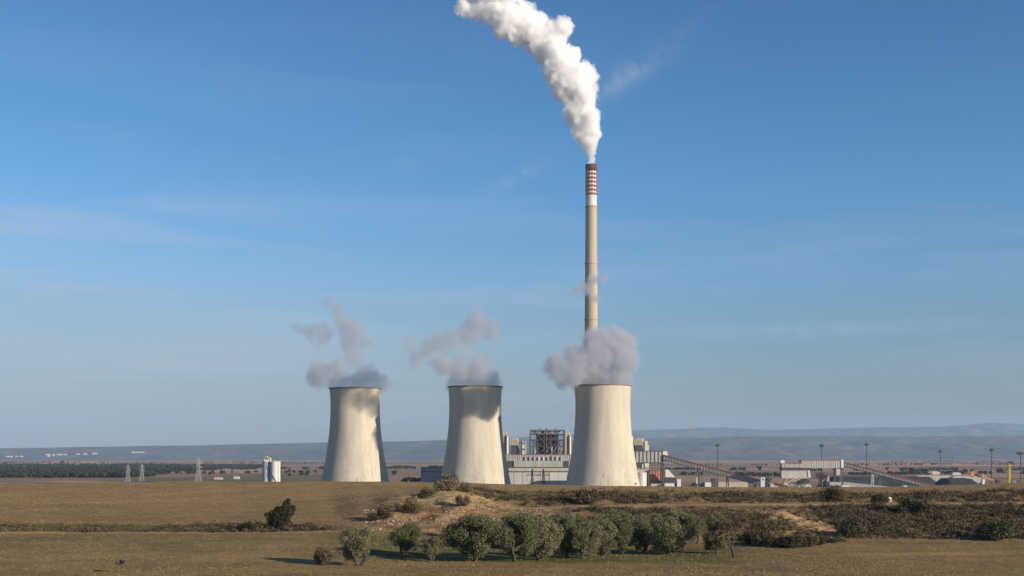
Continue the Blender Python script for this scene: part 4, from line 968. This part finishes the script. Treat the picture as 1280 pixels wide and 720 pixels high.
def zB(px, d, x):
    cl = sst(fbm(x / 4, d / 4, 3, 81), -.05, .3); a = sst(px, 560, 620) * sst(d, 245, 248) * (1 - sst(d, 262, 270)); b_ = sst(px, 880, 1000) * sst(d, 202, 206) * (1 - sst(d, 232, 236))
    mo = sst(px, 470, 520) * (1 - sst(px, 620, 680)) * sst(d, 206, 212) * (1 - sst(d, 244, 258)) * .45
    lb = (1 - sst(px, 380, 440)) * sst(d, 204, 206) * (1 - sst(d, 212, 214)) * .35
    return np.clip(np.maximum.reduce([a, b_, mo, lb]), 0, 1) * cl
scatter_scrub('bank_scrub', 6200, zA, .95, 46, .17, scrub_m, 'dark brown scrub matted over the banks beside the track', 201)
scatter_scrub('green_scrub', 1700, zA, .85, 46, .15, scrub_gr, 'darker green low scrub among the brown on the banks', 202)
scatter_scrub('dry_scrub', 1800, zB, .55, 34, .14, scrub_tan, 'dry tan weeds and tussocks along the banks', 203)
# grass tufts over the fields
n = 200000; g_ = np.random.default_rng(77)
d = 128 + (405 - 128) * g_.random(n) ** 1.0; px = g_.uniform(-150, 1430, n); x = (px - 640) / F * d
dens = sst(fbm(x / 9, d / 14, 4, 91), -.35, .35); tr = sst(px, 560, 620) * sst(d, 236, 238) * (1 - sst(d, 243, 245))
k = (g_.random(n) < .25 + .75 * dens) & (tr < .3); x, d, px = x[k], d[k], px[k]; z = gz(x, d); n = len(x)
h = .04 + .13 * g_.random(n) ** 2 + .03 * (d > 250); P = []
for j in range(3):
    a = g_.uniform(0, 6.28, n); wv = .03 + .04 * g_.random(n); ox, oy = .14 * g_.normal(size=n), .14 * g_.normal(size=n)
    b0_ = np.stack([x + ox - wv * np.cos(a), d + oy - wv * np.sin(a), z - .03], 1); b1_ = np.stack([x + ox + wv * np.cos(a), d + oy + wv * np.sin(a), z - .03], 1)
    tp = np.stack([x + ox + g_.normal(size=n) * .07, d + oy + g_.normal(size=n) * .07, z + h], 1); P.append(np.stack([b0_, b1_, tp], 1))
props(soup('dry_grass', np.concatenate(P).reshape(-1, 3), 3, grass_m), 'sparse dry grass over the fields in the foreground', kind='stuff')

# stones on the mound
n = 900; g_ = np.random.default_rng(5); d = g_.uniform(203, 240, n * 3); px = g_.uniform(455, 690, n * 3); x = (px - 640) / F * d
k = fbm(x / 4, d / 4, 3, 61) > -.05; x, d = x[k][:n], d[k][:n]; z = gz(x, d); s = .07 + .16 * g_.random(len(x)) ** 2
tet = np.array([[[1, 0, 0], [0, 1, 0], [0, 0, 1]], [[0, 1, 0], [-1, 0, 0], [0, 0, 1]], [[-1, 0, 0], [0, -1, 0], [0, 0, 1]], [[0, -1, 0], [1, 0, 0], [0, 0, 1]]], float)
rot = g_.normal(size=(len(x), 1, 1, 3)) * .25
P = (tet[None] + rot) * s[:, None, None, None] + np.stack([x, d, z], 1)[:, None, None, :]
props(soup('rubble', P.reshape(-1, 3), 3, M('stone', (.45, .35, .26), .9, .2, 2)), 'pale stones strewn on the reddish eroded mound', kind='stuff')

# far woods and trees --------------------------------------------------------
wood_m = leafm('far_foliage', (.030, .034, .018), .35, .05, .05)
def far_clumps(px, d, hgt, g_, leaves=26, leaf=.38):
    x = (px - 640) / F * d; z = gz(x, d); ci = np.repeat(np.arange(len(x)), leaves); v = g_.normal(size=(len(ci), 3)); v /= np.linalg.norm(v, axis=1)[:, None]; v *= (.5 + .5 * g_.random(len(ci)))[:, None]
    hh = hgt[ci]; C = np.stack([x[ci], d[ci], z[ci] + hh * .55], 1) + v * np.stack([hh * .55, hh * .55, hh * .48], 1)
    return leaf_quads(C, hh * leaf, asp=1.3)
g_ = np.random.default_rng(301)
n = 8500; d = 1950 + 2500 * g_.random(n) ** 1.3; px = g_.uniform(-400, 330, n); keep = (px < 150 + (d - 1780) * .09 + 30 * fbm(px / 30, d / 300, 2, 5)) ; px, d = px[keep], d[keep]
props(soup('far_wood', far_clumps(px, d, 5.5 + 3 * g_.random(len(px)), g_), 4, wood_m), 'dark far-off pine wood across the left plain', kind='stuff')
g_ = np.random.default_rng(302); PPx, PPd = [], []
for (a, b, d0, dd, n) in ((150, 530, 3300, 250, 520), (-200, 420, 6000, 300, 260), (480, 560, 3600, 200, 90), (800, 1300, 3000, 140, 420), (850, 1400, 4600, 160, 300), (1100, 1500, 6800, 120, 320), (850, 1010, 2150, 60, 120), (200, 420, 2500, 80, 70), (1060, 1300, 2350, 60, 260)):
    pp = g_.uniform(a, b, n); kk = fbm(pp / 22, pp * 0 + d0, 3, 7) > -.12; PPx.append(pp[kk]); PPd.append((d0 + g_.normal(size=n) * dd * .5 + 90 * np.sin(pp / 60))[kk])
px = np.concatenate(PPx); d = np.concatenate(PPd)
props(soup('hedgerows', far_clumps(px, d, 4 + 3.5 * g_.random(len(px)), g_), 4, wood_m), 'dark broken lines of hedges and trees between the far fields', kind='stuff')
# single far trees
g_ = np.random.default_rng(12)
def far_tree_proto(seed):
    gg = np.random.default_rng(seed); root = empty('far_tree', (0, 0, 0), 'x', 'tree'); C = []
    for _ in range(7):
        c_ = np.array([gg.normal() * .24, gg.normal() * .24, .55 + gg.normal() * .13]); v = gg.normal(size=(60, 3)); v /= np.linalg.norm(v, axis=1)[:, None]; C.append(c_ + v * .26 * (.6 + .4 * gg.random((60, 1))))
    C = np.concatenate(C); C[:, 2] = np.clip(C[:, 2], .08, 2); soup('crown', leaf_quads(C, .13), 4, wood_m, root)
    m = MB(); m.cyl((0, 0, -.1), (0, 0, .5), .06, .035, 6); m.build('trunk', bark, root); return root
ft = [far_tree_proto(s) for s in (1, 2, 3)]
fl = [(875, 3200, 7), (896, 3100, 7), (925, 3300, 6), (949.5, 3000, 11), (974, 3400, 5), (1070, 3200, 7), (1109, 3100, 7), (1141, 2500, 12), (1155, 2500, 11), (1194, 2450, 10), (1206, 2450, 10), (377, 2150, 6), (384, 2160, 7), (362, 2100, 6), (310, 2300, 8), (262, 2250, 6), (290, 2500, 6), (320, 2500, 6), (515, 1560, 9), (506, 1570, 8), (524, 1540, 9), (493, 2300, 8), (1250, 2450, 12), (1262, 5200, 14), (1215, 2480, 9), (78, 5500, 15), (6, 4700, 11)]
order = sorted(range(len(fl)), key=lambda i: fl[i][0])
lft = [i for i in order if fl[i][0] < 600]; rgt = [i for i in order if fl[i][0] >= 600]
for side, ids in (('left', lft), ('right', rgt)):
    for n_, i in enumerate(ids):
        px, d, s = fl[i]; src = ft[i % 3]
        if src.name in used: o = copy_tree(src)
        else: o = src; used.add(src.name)
        o.location = (X(px, d), d, g1(X(px, d), d)); o.scale = (s * 1.2, s * 1.2, s); o.rotation_euler.z = i * 1.3
        where = 'on the plain left of the boiler houses' if side == 'left' else 'on the plain beyond the conveyors'
        props(o, f'small dark far tree {where}, {ORD[n_]} from the left', 'tree', 'single far trees on the plain')
# small farm buildings and the distant town
wh = M('whitewash', (.42, .415, .40), .8, .05, .02)
def hut(name, px, d, w_, h_, lb, cat, mat=wh, z=None, group=None, dep=10):
    x = X(px, d); z = g1(x, d) if z is None else z; o = empty(name, (x, d, z), lb, cat, group)
    m = MB(); m.box(x - w_ / 2, x + w_ / 2, d, d + dep, z - 3, z + h_); m.build('wall', mat, o)
    m = MB(); m.prism([(x - w_ / 2 - .3, z + h_ + .01), (x + w_ / 2 + .3, z + h_ + .01), (x, z + h_ + h_ * .35)], d - .4, d + dep + .4); m.build('roof', M('hut_roof', (.45, .36, .30), .8) if 'hut_roof' not in bpy.data.materials else bpy.data.materials['hut_roof'], o)
hut('farm_hut', 295, 1900, 8, 3.5, 'small white farm hut left of the silo', 'hut')
hut('farm_hut', 272, 1850, 12, 3.0, 'low pale farm shed left of the farm hut by the silo', 'hut', tanm)
hut('farm_hut', 1168, 2350, 26, 5.0, 'long pale barn behind the coal yard wall', 'barn')
hut('farm_hut', 1196, 2300, 16, 4.0, 'pale barn between dark trees beyond the coal yard', 'barn')
town = [(9, 571.5, 40), (13, 571.8, 30), (20, 571.5, 22), (26, 571.6, 30), (59, 569, 50), (66, 569.5, 30), (74, 569.3, 60), (81, 569.2, 30), (97, 568.5, 36), (106, 568.4, 44), (118, 567.8, 60), (166, 566.6, 40), (172, 566.6, 60), (178, 566.4, 30), (60, 571, 20)]
for i, (px, py, w_) in enumerate(sorted(town)):
    ds_ = np.arange(9900, 15000, 20.); zs_ = HZ1((px - 640) / F * ds_, ds_); ok = np.nonzero(HY - zs_ / ds_ * F <= py)[0]
    d = float(ds_[ok[0]]) if len(ok) else 11000.0; zt_ = float(HZ1(np.array([X(px, d)]), np.array([d]))[0])
    hut('town_building', px, d, w_ * .7, 9, f'tiny far-off white town building under the tableland, {ORD[i]} from the left', 'building', z=zt_ + 2, group='white buildings of the distant town', dep=30)

# ------------------------------------------------------------------ smoke and steam
def cloud(name, d, blobs, label, cat, rho, alb, aniso=.3, wob=.35, step=.35, det=.05, group=None, edge=.30, grow=1.12, mb=0, seed=0, cut=0.0, gain=1.6, ns=(.045, .13), na_=(.55, .32)):
    """a closed cloud: hull round the puffs, filled with a density that thins out and breaks up at the edge of each puff"""
    rr = random.Random(seed); B_ = []
    for b in blobs:
        px, py, r = b[:3]; wgt = b[3] if len(b) > 3 else 1.0; dy = b[4] if len(b) > 4 else rr.uniform(-.35, .35) * r * d / F
        B_.append((X(px, d), d + dy, Z(py, d), r * d / F, wgt))
    O = Vector((B_[0][0], d, B_[0][2]))
    bm = bmesh.new()
    for x, y, z, r, wt in B_:
        q_ = bmesh.ops.create_icosphere(bm, subdivisions=3, radius=r * grow); bmesh.ops.translate(bm, verts=q_['verts'], vec=(x - O.x, y - O.y, z - O.z))
    me = bpy.data.meshes.new(name + '_raw'); bm.to_mesh(me); bm.free()
    o = bpy.data.objects.new('tmp', me); COL.objects.link(o)
    md = o.modifiers.new('r', 'REMESH'); md.mode = 'VOXEL'; md.voxel_size = max(1.0, min(b[3] for b in B_) * .22); md.use_smooth_shade = True
    sm = o.modifiers.new('s', 'SMOOTH'); sm.iterations = 3
    dg = bpy.context.evaluated_depsgraph_get(); me2 = bpy.data.meshes.new_from_object(o.evaluated_get(dg)); bpy.data.objects.remove(o)
    me2.name = name
    m = bpy.data.materials.new(name); m.use_nodes = True; t = m.node_tree; t.nodes.clear()
    tc = N(t, 'ShaderNodeTexCoord'); P = tc.outputs['Object']
    nz = N(t, 'ShaderNodeTexNoise', i_Scale=ns[0], i_Detail=3.0, i_Roughness=.55); L(t, P, nz.inputs[0])
    vm = N(t, 'ShaderNodeVectorMath', operation='MULTIPLY_ADD'); L(t, nz.outputs['Color'], vm.inputs[0]); k = wob * 40; vm.inputs[1].default_value = (k, k, k)
    v0 = N(t, 'ShaderNodeVectorMath', operation='SUBTRACT'); L(t, P, v0.inputs[0]); v0.inputs[1].default_value = (k / 2, k / 2, k / 2); L(t, v0.outputs[0], vm.inputs[2])
    cur = None
    for x, y, z, r, wt in B_:
        ds = N(t, 'ShaderNodeVectorMath', operation='DISTANCE'); L(t, vm.outputs[0], ds.inputs[0]); ds.inputs[1].default_value = (x - O.x, y - O.y, z - O.z)
        f = math_n(t, 'MULTIPLY_ADD', ds.outputs['Value'], -wt / r, wt)
        if cur is None: cur = f
        else:
            sm_ = N(t, 'ShaderNodeMath', operation='SMOOTH_MAX'); L(t, cur, sm_.inputs[0]); L(t, f, sm_.inputs[1]); sm_.inputs[2].default_value = .25; cur = sm_.outputs[0]
    n2 = N(t, 'ShaderNodeTexNoise', i_Scale=ns[1], i_Detail=5.0, i_Roughness=.62, i_Distortion=.5); L(t, P, n2.inputs[0])
    fld = math_n(t, 'ADD', cur, math_n(t, 'MULTIPLY_ADD', n2.outputs[0], na_[0] * 2, -na_[0] - cut))
    dn = math_n(t, 'MULTIPLY', math_n(t, 'MULTIPLY', fld, 1 / edge, clamp=True), rho)
    pv = N(t, 'ShaderNodeVolumePrincipled'); pv.inputs['Color'].default_value = (*alb, 1); pv.inputs['Anisotropy'].default_value = aniso; L(t, dn, pv.inputs['Density'])
    out = N(t, 'ShaderNodeOutputMaterial'); L(t, pv.outputs[0], out.inputs['Volume'])
    m.cycles.volume_step_rate = step
    me2.materials.clear(); me2.materials.append(m)
    o = bpy.data.objects.new(name, me2); COL.objects.link(o); o.location = O
    props(o, label, cat, group)
    return o
PL = [(739, 203, 5), (738, 197, 6), (737, 189, 9), (736, 180, 12), (734, 170, 15), (731, 158, 19), (727, 147, 18), (719, 140, 17), (724, 128, 20), (719, 112, 23), (709, 102, 23), (722, 101, 18), (701, 87, 23), (695, 70, 21), (684, 58, 22), (697, 48, 15), (672, 47, 21), (688, 38, 14), (660, 36, 20), (645, 44, 15), (640, 25, 18), (626, 38, 13), (655, 15, 15, .7), (624, 14, 18, .8), (607, 22, 12, .5), (598, 8, 12, .5), (583, 10, 13, .45), (731, 94, 17), (729, 120, 20), (738, 148, 15), (741, 168, 11), (712, 74, 16), (702, 36, 15), (672, 26, 14), (612, -8, 20, .8), (640, -6, 14, .6), (590, -22, 22, .8), (565, -45, 26, .8), (600, -60, 26, .7)]
cloud('smoke_plume', 1455, PL, 'thick white smoke plume drifting up and left from the tall chimney', 'smoke',   .30, (.998, .997, .995), .2, wob=.42, step=.06, seed=2, edge=.3, gain=1, ns=(.042, .085), na_=(.78, 0), grow=1.3)
S1 = [(425, 477, 18, 1, 0), (447, 477, 19, 1, 0), (465, 476, 18, 1, 0), (478, 478, 13), (402, 468, 20, 1, -10), (390, 470, 11), (424, 464, 18, 1, -8), (454, 462, 16), (442, 447, 15, .9), (436, 432, 15, .9), (441, 415, 19, 1), (430, 402, 14, .9), (452, 428, 13, .8), (404, 416, 14, .85), (386, 414, 12, .8), (372, 408, 10, .7), (398, 430, 10, .6), (424, 388, 12, .8), (412, 377, 10, .7)]
S2 = [(575, 478, 19.44, 1, -3.5999999999999996), (594, 477, 21.6, 1, -3.5999999999999996), (614, 477, 18.36, 1, -3.5999999999999996), (600, 462, 21.6, 1, -18), (575, 464, 20.520000000000003, 1, -24), (556, 458, 17.28, 1, -30), (541, 440, 16.200000000000003, 1, -36), (528, 450, 12.96, 1, -40), (523, 462, 9.72, 0.7, -40), (517, 432, 10.8, 0.6, -40), (553, 432, 16.200000000000003, 1, -34), (570, 428, 17.28, 1, -30), (587, 420, 20.520000000000003, 1, -22), (598, 405, 19.44, 1, -18), (613, 412, 17.28, 0.9, -12), (583, 444, 12.96, 0.6, -20), (620, 424, 10.8, 0.7, -12)]
S3 = [(735, 477, 21.6, 1, -3.0), (753, 476, 23.76, 1, -3.0), (772, 476, 21.6, 1, -3.0), (715, 467, 20.520000000000003, 1, -28), (697, 462, 17.28, 1, -34), (686, 467, 11.88, 0.8, -36), (722, 452, 23.76, 1, -24), (742, 444, 28.080000000000002, 1, -18), (763, 438, 29.160000000000004, 1, -4), (777, 430, 20.520000000000003, 1, -2), (784, 454, 18.36, 1, -6), (768, 421, 15.120000000000001, 0.9, -10), (745, 430, 21.6, 0.95, -20), (703, 479, 10.8, 0.6, -25.0), (786, 472, 11.88, 1, -3.0)]
sk = dict(rho=.062, alb=(.73, .74, .79), aniso=.2, wob=.55, step=.10, edge=.42, ns=(.038, .085), na_=(.74, 0), grow=1.2)
cloud('steam_cloud', 1324, S1, 'wispy mauve steam over the left cooling tower', 'steam', seed=3, **sk)
cloud('steam_cloud', 1271, S2, 'curling mauve steam arching left over the middle cooling tower', 'steam', seed=4, **sk)
cloud('steam_cloud', 1221, S3, 'dense rounded mauve steam over the right cooling tower', 'steam', seed=5, **{**sk, 'rho': .125, 'na_': (.55, 0)})
W_ = [(741, 349, 9), (753, 348, 8), (735, 360, 9, .8), (722, 361, 8, .7), (744, 374, 8, .7)]
cloud('steam_wisp', 1300, W_, 'small grey steam wisp crossing the middle of the chimney shaft', 'steam', seed=6, **{**sk, 'rho': .12, 'na_': (.34, 0), 'wob': .25})

# ------------------------------------------------------------------ the air
hz_ = bpy.data.materials.new('haze'); hz_.use_nodes = True; t = hz_.node_tree; t.nodes.clear()
HAZE = 3.5e-5
pv = N(t, 'ShaderNodeVolumePrincipled', i_Density=HAZE, i_Anisotropy=.0); pv.inputs['Color'].default_value = (.50, .72, 1.0, 1)
out = N(t, 'ShaderNodeOutputMaterial'); L(t, pv.outputs[0], out.inputs['Volume'])
m = MB(); zlo = -120.0; m.box(-52000, 52000, -600, 26000, zlo, 760); props(m.build('haze', hz_), 'thin blue haze in the air over the plain', kind='stuff')
